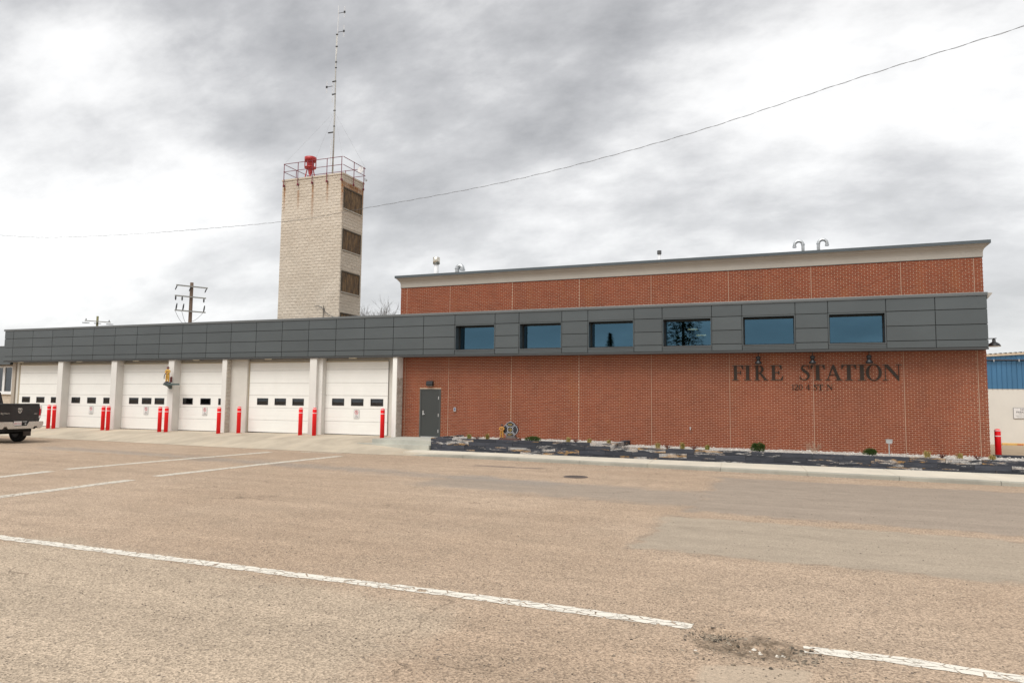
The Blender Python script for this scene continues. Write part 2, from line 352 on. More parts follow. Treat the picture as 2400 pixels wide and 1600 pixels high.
def stone_mat():
    t = NT('planter_stone'); p = t.pos(); r = t.rnd()
    off = t.n('ShaderNodeCombineXYZ'); t.lk(t.math('MULTIPLY', r, 57.0), off.inputs[0]); t.lk(t.math('MULTIPLY', r, 31.0), off.inputs[2])
    q = t.n('ShaderNodeVectorMath', operation='ADD'); t.lk(t.mapv(p, (1.6, 1.6, 11.0)), q.inputs[0]); t.lk(off.outputs[0], q.inputs[1]); q = q.outputs[0]
    a = t.noise(q, 1.0, 8, .7, .3); b = t.noise(q, 1.5, 6, .65, .2)
    r2 = t.math('FRACT', t.math('MULTIPLY', r, 7.77)); r3 = t.math('FRACT', t.math('MULTIPLY', r, 23.31))
    col = scaled(t, t.mix(t.mr(b, .35, .7), (.029, .032, .041), (.048, .051, .063)), t.mr(r3, 0, 1, .75, 1.35, False))
    thr = t.mr(t.math('POWER', r2, .55), 0, 1, .39, .67, False)
    w1 = t.mr(t.math('SUBTRACT', a, thr), 0, .05)
    hue = t.mix(t.mr(t.math('ADD', t.noise(q, .45, 3, .5), t.mr(r3, 0, 1, -.12, .12, False)), .46, .56), (.48, .46, .44), (.46, .26, .085))
    hue = t.mix(t.mr(b, .5, .66), hue, (.54, .43, .34))
    col = t.mix(t.math('MULTIPLY', w1, t.mr(t.noise(p, 34, 5, .75), .3, .62, .15, 1)), col, scaled(t, hue, t.mr(t.noise(p, 60, 4, .7), .3, .7, .55, 1.25, False)))
    t.set(col=col, rough=.75, spec=.3); t.bump(t.noise(q, 6, 6, .7), .5, .02); return t.m
def pane_mat(name, tint, see):
    t = NT(name); g = t.n('ShaderNodeBsdfGlossy'); g.inputs['Roughness'].default_value = .012; t.put(tint, g.inputs['Color'])
    tr = t.n('ShaderNodeBsdfTransparent'); t.put(see, tr.inputs['Color'])
    ad = t.n('ShaderNodeAddShader'); t.lk(g.outputs[0], ad.inputs[0]); t.lk(tr.outputs[0], ad.inputs[1]); t.lk(ad.outputs[0], t.out.inputs[0])
    p = t.objc(); b = t.n('ShaderNodeBump'); b.inputs['Strength'].default_value = .02; b.inputs['Distance'].default_value = .01; t.lk(t.noise(t.pos(), 1.1, 2, .4), b.inputs['Height']); t.lk(b.outputs[0], g.inputs['Normal'])
    return t.m
def leaf_mat(name, a, b):
    t = NT(name); r = t.isl(); t.set(col=t.mix(r, a, b), rough=.65, spec=.3); return t.m
def wood_mat(name, col):
    t = NT(name); p = t.pos(); a = t.noise(t.mapv(p, (6, 6, .8)), 3, 5, .6)
    t.set(col=scaled(t, col, t.mr(a, .3, .7, .7, 1.25, False)), rough=.85); return t.m
def metalpanel_mat(name, col):
    t = NT(name); p = t.pos(); r = t.rnd()
    k = t.math('MULTIPLY', t.mr(r, 0, 1, .94, 1.06, False), t.mr(t.noise(t.mapv(p, (.5, .5, .9)), 1.3, 4, .5), .3, .7, .94, 1.06, False))
    t.set(col=scaled(t, col, k), rough=.36, metal=.35, spec=.5)
    t.bump(t.noise(t.mapv(p, (.7, .7, 1.1)), 1.1, 2, .5), .11, .05); return t.m

BRICK = brick_mat(); ROAD = road_mat(); TOWER = tower_mat(); BOARD = board_mat(); STONE = stone_mat()
MORTAR = plain('mortar', (.53, .38, .275), .92, .1, 2, fine=.12)
CAULK = plain('panel_joint', (.43, .305, .22), .8, .08, 3)
PANEL = metalpanel_mat('charcoal_panel', (.090, .102, .105)); DARKM = plain('dark_joint', (.022, .024, .024), .6, .1)
FLASH = metalpanel_mat('grey_flashing', (.135, .142, .142)); SOFFIT = plain('soffit', (.05, .052, .052), .6, .1)
CORN = plain('cornice_paint', (.37, .342, .30), .65, .06, 1.5); COPE = metalpanel_mat('coping_metal', (.085, .10, .108))
WHITE = plain('white_door_paint', (.79, .78, .735), .5, .035, 1.2, spec=.4); PILA = plain('pilaster_paint', (.66, .64, .60), .75, .05, 1.5, bump=.1)
BLOCK = plain('split_face_block', (.50, .46, .40), .92, .1, 2.5, bump=.9, bs=24, fine=.06, per=.06)
BLACK = plain('black_metal', (.014, .014, .016), .45, .1); GLASSBLK = pane_mat('door_pane', (.06, .065, .07), (.25, .25, .25))
BLUEPANE = pane_mat('blue_tint_pane', (.058, .118, .165), (.12, .15, .17)); DARKFR = plain('window_frame', (.016, .018, .018), .4, .1)
DOORG = plain('door_charcoal', (.038, .042, .040), .45, .05, 1.5); STEEL = plain('brushed_steel', (.55, .55, .55), .35, .08, 4, metal=.9)
GALV = plain('galvanised', (.50, .52, .53), .38, .12, 5, metal=.75); RED = plain('red_plastic', (.86, .002, .008), .5, .05, 2)
REFL = plain('white_band', (.80, .78, .78), .45, .04); BRONZE = plain('bronze_letter', (.036, .026, .019), .5, .12, 3, metal=.5)
APRON = concrete_mat('apron_concrete', (.46, .395, .305), .36); WALK = concrete_mat('sidewalk_concrete', (.60, .545, .45), .2); KERB = concrete_mat('kerb_face', (.335, .32, .27), .35)
STEP = concrete_mat('step_concrete', (.44, .435, .38), .3)
PAINT = paint_mat('white_road_paint', (.68, .635, .55), .575); PAINTF = paint_mat('faded_road_paint', (.58, .53, .445), .60); YELL = paint_mat('yellow_road_paint', (.50, .27, .07), .47)
PEBBLE = plain('pale_pebble', (.47, .44, .40), .9, .15, 3, per=.25); TAN = plain('tan_gravel_ground', (.33, .25, .165), .95, .15, 1.5, bump=.5, bs=40, fine=.2)

# ------------------------------------------------------------------ ground
def lines(spec):
    r = []
    for a, b, st in spec: r += list(np.arange(a, b-1e-6, st))
    return r+[spec[-1][1]]
gx = lines([(-600, -80, 40), (-80, -10, 2.5), (-10, -1.5, .5), (-1.5, .6, .022), (.6, 10, .5), (10, 80, 5), (80, 600, 40)])
gy = lines([(-300, -20, 40), (-20, 4.8, 1.2), (4.8, 6.2, .2), (6.2, 7.9, .022), (7.9, 26, .6), (26, 80, 6), (80, 1300, 80)])
def vnoise(x, y, s, seed=0):
    def h(i, j): return ((math.sin(i*127.1+j*311.7+seed*74.7)*43758.5453) % 1.0)
    x *= s; y *= s; i, j = math.floor(x), math.floor(y); u, v = x-i, y-j; u = u*u*(3-2*u); v = v*v*(3-2*v)
    return (h(i, j)*(1-u)+h(i+1, j)*u)*(1-v)+(h(i, j+1)*(1-u)+h(i+1, j+1)*u)*v
def holed(x, y):
    if not (-1.5 < x < .6 and 6.2 < y < 7.9): return 0.0
    w_ = (vnoise(x, y, 5, 1)-.5)*.22+(vnoise(x, y, 13, 2)-.5)*.12
    d = math.hypot((x+.78)*1.5, (y-7.28)*1.7)+w_; d2 = math.hypot((x+.30)*1.25, (y-6.98)*2.3)+w_
    def sm(q, a, b): q = min(1, max(0, (q-a)/(b-a))); return q*q*(3-2*q)
    a = max(1-sm(d, .27, .36), .7*(1-sm(d2, .32, .46)))
    return -.045*a + a*(.03*(vnoise(x, y, 16, 3)-.5)+.03*(vnoise(x, y, 38, 4)-.5))
mb = MB().grid(gx, gy, holed)
obj('road', mb, ROAD, kind='structure', smooth=True)

# concrete apron in front of the garage doors
EDGE = [(-70, 26.6), (-39.7, 25.75), (-28.6, 25.25), (-25.5, 25.0), (-16, 24.75), (-13.9, 24.95)]
def edge_y(x): return float(np.interp(x, [p[0] for p in EDGE], [p[1] for p in EDGE]))
def zback(x): return float(np.interp(x, [-60, -44, -39, -35, -31, -27, -22, -17, -13], [.36, .37, .38, .39, .405, .425, .48, .492, .49]))
def apron_z(x, y):
    e = edge_y(x); tt = (y-e)/(29.3-e)
    z = .006+zback(x)*float(np.interp(tt, [0, .03, .43, .76, 1], [0, .05, .70, .935, 1]))
    k = min(1, max(0, (x+17.4)/2.9))
    return z*(1-k)+min(z, .085)*k
xs = lines([(-66, -13.9, .7)]); mb = MB(); ts = [0, .03, .1, .2, .3, .43, .6, .76, .9, 1.0]
nx = len(xs)
mb.v = [(x, edge_y(x)+(29.3-edge_y(x))*q+(.09*(vnoise(x, 3, 1.9)-.5) if q == 0 else 0), apron_z(x, edge_y(x)+(29.3-edge_y(x))*q)) for q in ts for x in xs]
mb.f = [(j*nx+i, j*nx+i+1, (j+1)*nx+i+1, (j+1)*nx+i) for j in range(len(ts)-1) for i in range(nx-1)]
apron = obj('apron', mb, APRON, kind='structure', smooth=True)

# sidewalk slabs and kerb, one slab per joint
def kerb_y(x): return 24.15-.06*x
SWZ = .12
KJ = [-14.7, -11.9, -9.6, -7.2, -4.8, -2.4, .2, 2.7, 5.2, 7.8, 10.4, 13.2, 16]
sw = MB().prism([(-14.6, kerb_y(-14.6)+.19), (16, kerb_y(16)+.2), (16, 29.15), (-14.1, 29.15), (-14.6, 26.8)], -.1, SWZ-.012, 'z')
walk = obj('sidewalk', sw, WALK, kind='structure')
for a, b in zip(KJ[:-1], KJ[1:]):
    g = .006; m = MB().prism([(a+g, kerb_y(a)+.19), (b-g, kerb_y(b)+.19), (b-g-.35, 29.0), (a+g-.35, 29.0)], -.05, SWZ, 'z')
    obj('slab', m, WALK, walk)
    m = MB(); n = 6; prof = [(0, -.05), (.012, SWZ-.03), (.022, SWZ-.010), (.045, SWZ+.003), (.185, SWZ+.003), (.185, -.05)]
    zz = lambda x: 1.0 if x > -12.3 else max(.10, (x+14.8)/2.5)
    for x in (a+g, a+(b-a)*.45, b-g):
        m.v += [(x, kerb_y(x)+py, pz*zz(x)) for py, pz in prof]
    m.f = [tuple(range(n)), tuple(range(3*n-1, 2*n-1, -1))]+[(j*n+i, (j+1)*n+i, (j+1)*n+(i+1) % n, j*n+(i+1) % n) for j in range(2) for i in range(n)]
    obj('kerb_stone', m, KERB, walk)
# gravel yard to the right of the station
m = MB().add([(6.0, 29.35, .26), (60, 29.35, .26), (60, 48.5, .06), (6.0, 48.5, .06)], [(0, 1, 2, 3)])
obj('yard', m, TAN, kind='structure')

# road markings
def strip(name, pts, wd, mat, z=.005, rag=.3):
    m = MB(); L = []
    for i in range(len(pts)-1):
        (xa, ya), (xb, yb) = pts[i], pts[i+1]; n = max(2, int(math.hypot(xb-xa, yb-ya)/.05))
        for k in range(n+(i == len(pts)-2)): L.append((xa+(xb-xa)*k/n, ya+(yb-ya)*k/n))
    for i, (x, y) in enumerate(L):
        a, b = L[max(0, i-1)], L[min(len(L)-1, i+1)]; d = Vector((b[0]-a[0], b[1]-a[1])).normalized()
        j1, j2 = [1+rag*((vnoise(i*.05, sd_, 2.2, 5)-.5)*.9+(vnoise(i*.05, sd_, 9, 6)-.5)*.8+(vnoise(i*.05, sd_, 20, 7)-.5)*.5) for sd_ in (x*3.1+2, y*2.3+31)]
        o_ = .03*(vnoise(i*.05, 1, .6, 8)-.5)
        m.v += [(x-d.y*(wd/2*j1+o_), y+d.x*(wd/2*j1+o_), z), (x+d.y*(wd/2*j2-o_), y-d.x*(wd/2*j2-o_), z)]
    m.f = [(2*i, 2*i+1, 2*i+3, 2*i+2) for i in range(len(L)-1)]
    return obj(name, m, mat, kind='structure')
strip('stop_line', [(-26, 7.9), (-11.5, 7.58), (-3.0, 7.50), (-1.02, 7.42)], .21, PAINT)
strip('stop_line', [(.0, 7.16), (.7, 7.20), (1.7, 7.12), (5, 7.0)], .19, PAINT)
strip('crosswalk_line', [(-15.6, 8.4), (-16.05, 10.5), (-16.35, 14.05)], .33, PAINTF)
strip('crosswalk_line', [(-16.55, 15.0), (-16.55, 19), (-16.4, 23.4)], .33, PAINTF)
strip('crosswalk_line', [(-19.6, 10), (-19.9, 12.9), (-20.2, 14.6)], .33, PAINTF)
strip('crosswalk_line', [(-20.35, 15.2), (-20.3, 19), (-20.0, 23.7)], .33, PAINTF)
strip('centre_line', [(-60, 19.6), (-30, 19.72), (-20.6, 19.82)], .11, YELL)
strip('edge_line', [(-19.0, 24.35), (-17.1, 24.5)], .12, PAINTF)
# rubble in the pothole and loose chips about it
m = MB()
def pebble(m, x, y, z, r, flat=.6):
    n = 6; pv = []; rot = random.random()*6.28
    sx, sy = r*random.uniform(.7, 1.3), r*random.uniform(.6, 1.1)
    ca, sa = math.cos(rot), math.sin(rot)
    def P(u, v, h): return (x+u*ca-v*sa, y+u*sa+v*ca, z+h)
    b = [P(sx*math.cos(6.283*k/n)*random.uniform(.8, 1.1), sy*math.sin(6.283*k/n)*random.uniform(.8, 1.1), r*flat*random.uniform(-.05, .25)) for k in range(n)]
    tp = [P(.55*sx*math.cos(6.283*k/n+.3), .55*sy*math.sin(6.283*k/n+.3), r*flat*random.uniform(.75, 1.1)) for k in range(4)]
    m.add(b+tp, [(6, 7, 8, 9), (0, 1, 6), (1, 2, 7, 6), (2, 3, 7), (3, 8, 7), (3, 4, 8), (4, 5, 9, 8), (5, 0, 6, 9)])
RUB = plain('rubble', (.165, .135, .10), .95, .3, 20, per=.8)
for k in range(900):
    if k < 420: x, y = random.gauss(-.78, .13), random.gauss(7.28, .10)
    elif k < 560: x, y = random.gauss(.0, .09), random.gauss(6.98, .13)
    else: x, y = random.gauss(-.35, .5), random.gauss(6.8, .3)
    r = min(.036, random.expovariate(1/.0075)+.004)
    pebble(m, x, y, holed(x, y)-r*.25, r)
obj('rubble', m, RUB, label='loose grey and brown rubble in the pothole beside the stop line', cat='rubble', kind='stuff')
m = MB()
for x, y, r in [(-.42, 7.06, .024), (-.37, 7.03, .018), (-.36, 6.97, .026), (-.22, 7.0, .034), (-.17, 7.0, .026), (-.45, 7.0, .014), (-.9, 6.75, .016)]: pebble(m, x, y, holed(x, y), r, .5)
obj('paint_flake', m, plain('white_chip', (.62, .57, .49), .8, .1, 9), label='white chips of road paint lying in the pothole', cat='chips', kind='stuff')
m = MB()
for k in range(2600):
    y = 5.6+19*random.random()**1.7; x = random.uniform(-22, 6.5)*(.25+.75*(y-4)/20)-.6
    if random.random() < .25: y = kerb_y(x)-.05-abs(random.gauss(0, .25)) if x > -13 else edge_y(x)-.05-abs(random.gauss(0, .3))
    pebble(m, x, y, 0, random.uniform(.005, .014))
obj('loose_gravel', m, plain('loose_chip', (.16, .13, .10), .95, .2, 9, per=.5), label='scattered loose gravel chips on the tan road', cat='gravel', kind='stuff')
# iron drain cover in the road
d = empty('drain_cover', (-6.1, 20.4, 0), 'round iron drain grate set in the road in front of the planter', 'drain cover')
IRON = plain('cast_iron', (.12, .098, .085), .7, .2, 9)
obj('rim', MB().lathe((-6.1, 20.4, 0), [(.36, .001), (.36, .012), (.30, .012), (.30, .003)], 28), IRON, d)
for k in range(7):
    x = -6.1+(k-3)*.085; h = math.sqrt(.29**2-(x+6.1)**2)
    obj('bar', MB().box(x-.02, x+.02, 20.4-h, 20.4+h, .001, .014), IRON, d)

# ------------------------------------------------------------------ fire station
FS = empty('fire_station', (-18, 32, .4), 'fire station with red brick hall, charcoal panel band and six white garage doors', 'fire station')
WY = 29.2; BX0, BX1 = -17.35, 6.10; ZB, ZT = .38, 7.43
JX = [BX0, -17.0, -14.75, -11.675, -8.60, -5.545, -2.49, .525, 3.54, 5.825, BX1]
wall = obj('brick_wall', MB().box(BX0+.01, BX1-.01, WY+.008, WY+.3, .30, 4.6).box(BX0+.01, BX1-.01, WY+.008, WY+.3, 5.9, ZT+.02)
    .box(BX1-.29, BX1-.011, WY+.3, 43, .2, ZT+.02).box(BX0+.011, BX0+.29, WY+.3, 43, 4.5, ZT+.02).box(BX0+.3, BX1-.3, 43.0, 43.3, .3, ZT), MORTAR, FS)
CH, BL = .0677, .2032; MJ = .0140
singles = []; field = MB()
def brick_at(a, b, z):
    if b-a < .014: return
    if -16.22 < (a+b)/2 < -15.12 and z < 2.70:
        return
    singles.append((a, b, z))
course = 0; z = ZB
while z < ZT-.03:
    if 4.30 < z < 5.98: z += CH; course += 1; continue
    for pa, pb in zip(JX[:-1], JX[1:]):
        x = pa+.011+(0 if course % 2 else -BL/2); e = pb-.011
        while x < e:
            a, b = max(x, pa+.011), min(x+BL-MJ, e)
            if a < -16.22 < b and z < 2.70: b = -16.225
            if a < -15.12 < b and z < 2.70: a = -15.115
            brick_at(a, b, z); x += BL
    z += CH; course += 1
full = [s for s in singles]
full.sort(key=lambda s: -(s[0]+s[1]) + (100 if s[2] < .62 or s[2] > 4.05 else 0))
BM = {}
def brick_mesh(L):
    k = round(L, 2)
    if k not in BM: BM[k] = fin_mesh(MB().cbox(0, L, 0, .02, 0, CH-MJ, .003), BRICK)
    return BM[k]
for a, b, z in full[:300]: inst('brick', brick_mesh(b-a), (a, WY-.003*random.random(), z), wall)
for a, b, z in full[300:]:
    y = WY-.003*random.random(); field.add([(a, y, z), (b, y, z), (b, y, z+CH-MJ), (a, y, z+CH-MJ), (a, y+.012, z), (b, y+.012, z), (b, y+.012, z+CH-MJ), (a, y+.012, z+CH-MJ)],
        [(0, 1, 2, 3), (0, 4, 5, 1), (1, 5, 6, 2), (2, 6, 7, 3), (3, 7, 4, 0)])
obj('brick_field', field, BRICK, wall, kind='stuff')
# bricks on the right-hand end, seen from a step to the side
m = MB(); z = ZB; c = 0
while z < ZT-.03:
    y = WY+.012+(.1 if c % 2 else 0)
    while y < 34: m.box(BX1-.012, BX1-.001, y, y+BL-MJ, z, z+CH-MJ); y += BL
    z += CH; c += 1
obj('brick_return', m, BRICK, wall, kind='stuff')
for x in JX[1:-1]: obj('panel_joint', MB().box(x-.009, x+.009, WY+.004, WY+.02, ZB, 4.35).box(x-.009, x+.009, WY+.004, WY+.02, 5.9, ZT), CAULK, wall)
# cornice
pr = [(0, 7.42), (.012, 7.44), (.015, 7.60), (.035, 7.68), (.075, 7.745), (.125, 7.785), (.125, 7.825), (.165, 7.83), (.165, 7.87), (.20, 7.875)]
def cornice(prof, close, mat, name, par, zt):
    m = MB(); P = [(WY-.004-o, zz) for o, zz in prof]; n = len(P)
    for px in (0, 1):
        for o, zz in prof: m.v.append(((BX0-o) if px == 0 else (BX1+o), WY-.004-o, zz))
    for px in (0, 1):
        for o, zz in prof: m.v.append(((BX0-o) if px == 0 else (BX1+o), 42, zz))
    L, R, LB, RB = 0, n, 2*n, 3*n
    for i in range(n-1):
        m.f += [(L+i, R+i, R+i+1, L+i+1), (R+i, RB+i, RB+i+1, R+i+1), (LB+i, L+i, L+i+1, LB+i+1)]
    m.f += [(L+n-1, R+n-1, RB+n-1, LB+n-1)]
    return obj(name, m, mat, par)
cor = cornice(pr, 1, CORN, 'cornice', FS, 7.88)
cornice([(.195, 7.872), (.225, 7.872), (.225, 7.985), (.18, 7.99), (-.2, 7.97)], 1, COPE, 'coping', cor, 7.99)
obj('drip_strip', MB().box(BX0-.004, BX1+.004, WY-.012, WY+.02, 7.405, 7.425), DARKM, cor)
obj('roof', MB().box(BX0, BX1, WY+.35, 42, 7.5, 7.7), plain('roof_membrane', (.4, .4, .39), .9, .1), FS)

# charcoal panel band
FY = 28.60
FJ = [-44.30, -43.52, -41.81, -40.14, -38.45, -36.78, -35.12, -33.46, -31.81, -30.19, -28.54, -26.91, -25.30, -23.69, -22.09, -20.51, -18.91, -17.34, -15.763, -14.185]
WIN = [(-14.185, -12.238), (-11.117, -9.187), (-8.056, -6.129), (-4.995, -3.084), (-1.959, -.06), (1.057, 2.960)]
FR = [(5.535, 5.985), (5.005, 5.52), (4.475, 4.99), (4.215, 4.46)]
band = MB().box(-44.27, -14.185, FY+.04, WY-.03, 4.19, 6.0)
segs = [(-14.185, -14.185)]; prev = -14.185
for a, b in WIN: band.box(a, b, FY+.04, WY-.03, 5.515, 6.0).box(a, b, FY+.04, WY-.03, 4.19, 4.40)
cuts = [b for _, b in WIN]; 
for i, (a, b) in enumerate(WIN):
    nxt = WIN[i+1][0] if i < 5 else 6.03
    band.box(b, nxt, FY+.04, WY-.03, 4.19, 6.0)
fas = obj('panel_band', band, DARKM, FS)
def panel(a, b, z0, z1, y=FY): obj('panel', MB().cbox(a+.011, b-.011, y, y+.035, z0+.004, z1-.004, .004), PANEL, fas)
cols = list(zip(FJ[:-1], FJ[1:]))+[(WIN[i][1], WIN[i+1][0]) for i in range(5)]+[(2.960, 4.495), (4.495, 6.05)]
for a, b in cols:
    for z0, z1 in FR: panel(a, b, z0, z1)
for a, b in WIN: panel(a, b, *FR[0])
for z0, z1 in FR:       # right-hand return of the band
    obj('panel', MB().box(6.032, 6.058, FY+.05, WY-.005, z0+.004, z1-.004), PANEL, fas)
obj('lower_trim', MB().box(-44.30, 6.05, FY+.012, FY+.04, 4.13, 4.205), SOFFIT, fas)
obj('soffit', MB().box(-44.27, 6.03, FY+.042, WY+.02, 4.14, 4.185), SOFFIT, fas)
obj('cap_flashing', MB().prism([(FY-.03, 5.99), (FY-.03, 6.085), (FY-.02, 6.10), (WY+.02, 6.13), (WY+.02, 5.99)], -44.36, 6.075, 'x'), FLASH, fas)
obj('eave_return', MB().prism([(6.08, 5.87), (6.10, 5.88), (6.235, 6.05), (6.235, 6.08), (6.08, 6.09)], FY+.1, 42, 'y'), CORN, FS)
obj('garage_roof', MB().box(-44.2, BX0-.02, WY+.05, 43, 5.6, 5.93), DARKM, FS)
obj('roof_kerb', MB().prism([(-18.6, 6.05), (-17.42, 6.05), (-17.42, 6.17), (-18.5, 6.17)], WY+.3, WY+.9, 'y'), FLASH, FS)
# windows of the band
GY = 29.08
for i, (a, b) in enumerate(WIN):
    wdw = obj('window', MB().box(a+.03, a+.075, GY-.04, GY+.05, 4.43, 5.48).box(b-.075, b-.03, GY-.04, GY+.05, 4.43, 5.48)
        .box(a+.075, b-.075, GY-.04, GY+.05, 4.43, 4.475).box(a+.075, b-.075, GY-.04, GY+.05, 5.435, 5.48), DARKFR, FS)
    obj('pane', MB().box(a+.075, b-.075, GY, GY+.008, 4.475, 5.435), BLUEPANE, wdw)
    for z0, z1 in ((5.005, 5.50), (4.475, 4.99), (4.42, 4.46)):
        obj('jamb_panel', MB().box(a+.004, a+.03, FY+.045, GY+.05, z0, z1), PANEL, wdw)
        obj('jamb_panel', MB().box(b-.03, b-.004, FY+.045, GY+.05, z0, z1), PANEL, wdw)
    obj('head', MB().box(a+.03, b-.03, FY+.05, GY+.05, 5.482, 5.512), DARKFR, wdw)
    obj('reveal_trim', MB().box(a+.006, a+.04, FY+.004, FY+.044, 4.40, 5.52).box(b-.04, b-.006, FY+.004, FY+.044, 4.40, 5.52).box(a+.04, b-.04, FY+.004, FY+.044, 5.485, 5.53), PANEL, wdw)
    obj('sill', MB().prism([(FY-.012, 4.385), (FY-.012, 4.41), (GY-.04, 4.435), (GY-.04, 4.405)], a+.012, b-.012, 'x'), FLASH, wdw)
    for z0, z1 in ((4.315, 4.375), (4.265, 4.308), (4.215, 4.258)):
        obj('sill_rib', MB().box(a+.012, b-.012, FY+.004, FY+.04, z0, z1), PANEL, wdw)
# upper storey room behind the windows
ROOM = plain('room_wall', (.16, .15, .13), .9, .1); 
obj('room', MB().box(-16.9, 5.7, 36, 36.1, 3.9, 7.2).box(-16.9, 5.7, WY+.35, 36, 3.8, 3.9).box(-16.9, 5.7, WY+.32, 36, 6.6, 6.7), ROOM, FS)
for x, y, zz, L in ((-4.6, 33, 5.49, .4), (-4.1, 32, 5.12, .4)):
    obj('ceiling_lamp', MB().box(x, x+L, y, y+.12, zz, zz+.05), emit('lit_tube', (1, .78, .42), 4.0), FS)

# garage front
GW = plain('garage_wall_paint', (.58, .555, .50), .85, .07, 1.5, bump=.5, bs=22)
obj('garage_wall', MB().box(-44.0, -17.15, WY, WY+.3, .2, 4.17), GW, FS)
DOORS = [(-43.46, -39.72), (-39.22, -35.5), (-34.96, -31.26), (-30.74, -27.20), (-26.06, -22.24), (-21.37, -17.87)]
DW = [[-43.153, -41.902, -40.652], [-38.934, -37.661, -36.379], [-34.395, -33.434, -32.497], [-30.485, -29.262, -28.05], [-25.52, -24.417, -23.327], [-20.972, -19.885, -18.796]]
HEADTRIM = plain('door_track_trim', (.50, .43, .31), .7, .1)
for i, (a, b) in enumerate(DOORS):
    z0 = zback((a+b)/2)+.012; DY = 29.12
    dr = obj('garage_door', MB().box(a, b, DY+.02, DY+.07, z0, 3.97), plain('door_gap', (.30, .285, .26), .7, .05) if i == 0 else bpy.data.materials['door_gap'], FS)
    h = (3.60-z0)/5.1; zs = [z0+h*.0+k*h for k in range(5)]+[z0+5*h, 3.97]
    zl = [z0, z0+.615, z0+1.23, z0+1.85, z0+2.46, z0+3.1, 3.965]
    for k in range(6):
        lo, hi = zl[k]+.006, zl[k+1]-.006; m = MB()
        # three shallow ribs to a section
        if k == 2:
            wl, wh = z0+1.372, z0+1.705; xs_ = [a+.004]; 
            m.box(a+.004, b-.004, DY, DY+.02, lo, wl).box(a+.004, b-.004, DY, DY+.02, wh, hi)
            e = [a+.004]+[v for x in DW[i] for v in (x, x+.69)]+[b-.004]
            for p, q in zip(e[0::2], e[1::2]): m.box(p, q, DY, DY+.02, wl, wh)
        else:
            q = [lo, lo+(hi-lo)*.26, lo+(hi-lo)*.30, lo+(hi-lo)*.70, lo+(hi-lo)*.74, hi]
            m.cbox(a+.004, b-.004, DY, DY+.02, q[0], q[1], .004).cbox(a+.004, b-.004, DY, DY+.02, q[2], q[3], .004).cbox(a+.004, b-.004, DY, DY+.02, q[4], q[5], .004)
            m.box(a+.004, b-.004, DY+.004, DY+.019, q[1], q[2]).box(a+.004, b-.004, DY+.004, DY+.019, q[3], q[4])
        obj('door_section', m, WHITE, dr)
    for x in DW[i]:
        wl, wh = z0+1.372, z0+1.705
        obj('window_frame', MB().box(x, x+.045, DY-.014, DY+.015, wl, wh).box(x+.645, x+.69, DY-.014, DY+.015, wl, wh).box(x+.045, x+.645, DY-.014, DY+.015, wl, wl+.045).box(x+.045, x+.645, DY-.014, DY+.015, wh-.045, wh), BLACK, dr)
        obj('pane', MB().box(x+.045, x+.645, DY, DY+.006, wl+.045, wh-.045), GLASSBLK, dr)
    obj('bottom_seal', MB().box(a, b, DY-.005, DY+.02, z0-.02, z0+.018), BLACK, dr)
    obj('side_track', MB().box(a-.06, a-.005, DY-.02, WY+.01, z0-.02, 3.97).box(a-.06, b, DY-.03, DY+.02, 3.97, 4.02), HEADTRIM, dr)
# dim garage interior seen through the small panes
obj('garage_interior', MB().box(-43.8, -17.4, 34, 34.1, .4, 4.1), plain('interior_dark', (.06, .055, .045), .9, .4, .9), FS)
# pilasters
PF = 28.66
def pil(a, b, y0=PF, y1=WY, blocks=False, mat=PILA):
    zb = apron_z((a+b)/2, y0)-.03
    p = obj('pilaster', MB().box(a, b, y0, y1+.01, zb, 4.16), mat, FS)
    if blocks:
        z = zb+.03; k = 0; top = 3.2 if b > -18 else 4.13
        while z < top:
            cut = y0+.03+(.22 if k % 2 else .38)*(y1-y0)/.54
            for q0, q1 in ((y0+.012, cut-.004), (cut+.004, y1-.006)):
                m = MB(); z1 = min(z+.193, top); n = 4
                m.add([(b, q0, z), (b, q1, z), (b, q1, z1), (b, q0, z1)]+[(b+.012+.012*random.random(), q0+.02, z+.02), (b+.012+.012*random.random(), q1-.02, z+.02), (b+.012+.012*random.random(), q1-.02, z1-.02), (b+.012+.012*random.random(), q0+.02, z1-.02), (b+.02+.014*random.random(), (q0+q1)/2+random.uniform(-.05, .05), (z+z1)/2+random.uniform(-.03, .03))],
                    [(0, 1, 5, 4), (1, 2, 6, 5), (2, 3, 7, 6), (3, 0, 4, 7), (4, 5, 8), (5, 6, 8), (6, 7, 8), (7, 4, 8)])
                obj('block', m, BLOCK, p)
            z += .2; k += 1
    return p
pil(-39.60, -39.195); pil(-35.338, -34.927); pil(-31.126, -30.731); pil(-27.45, -27.16, blocks=True); pil(-22.0, -21.60); pil(-21.60, -21.37, 28.83); pil(-17.36, -17.135, blocks=True, mat=WHITE)
pil(-27.16, -26.10, 28.98, blocks=False, mat=GW)
pil(-44.0, -43.74, 29.0, mat=plain('brown_trim', (.36, .31, .25), .7, .1)); pil(-43.72, -43.53, 29.08, mat=GW)
# soffit lights
for x in (-42.9, -38.0, -33.6, -29.3, -24.6, -19.6):
    m = MB().box(x-.19, x+.19, 28.70, 28.78, 4.095, 4.14)
    obj('soffit_lamp', m, plain('lamp_diffuser', (.7, .65, .5), .5, .02) if x < -42 else bpy.data.materials['lamp_diffuser'], FS)

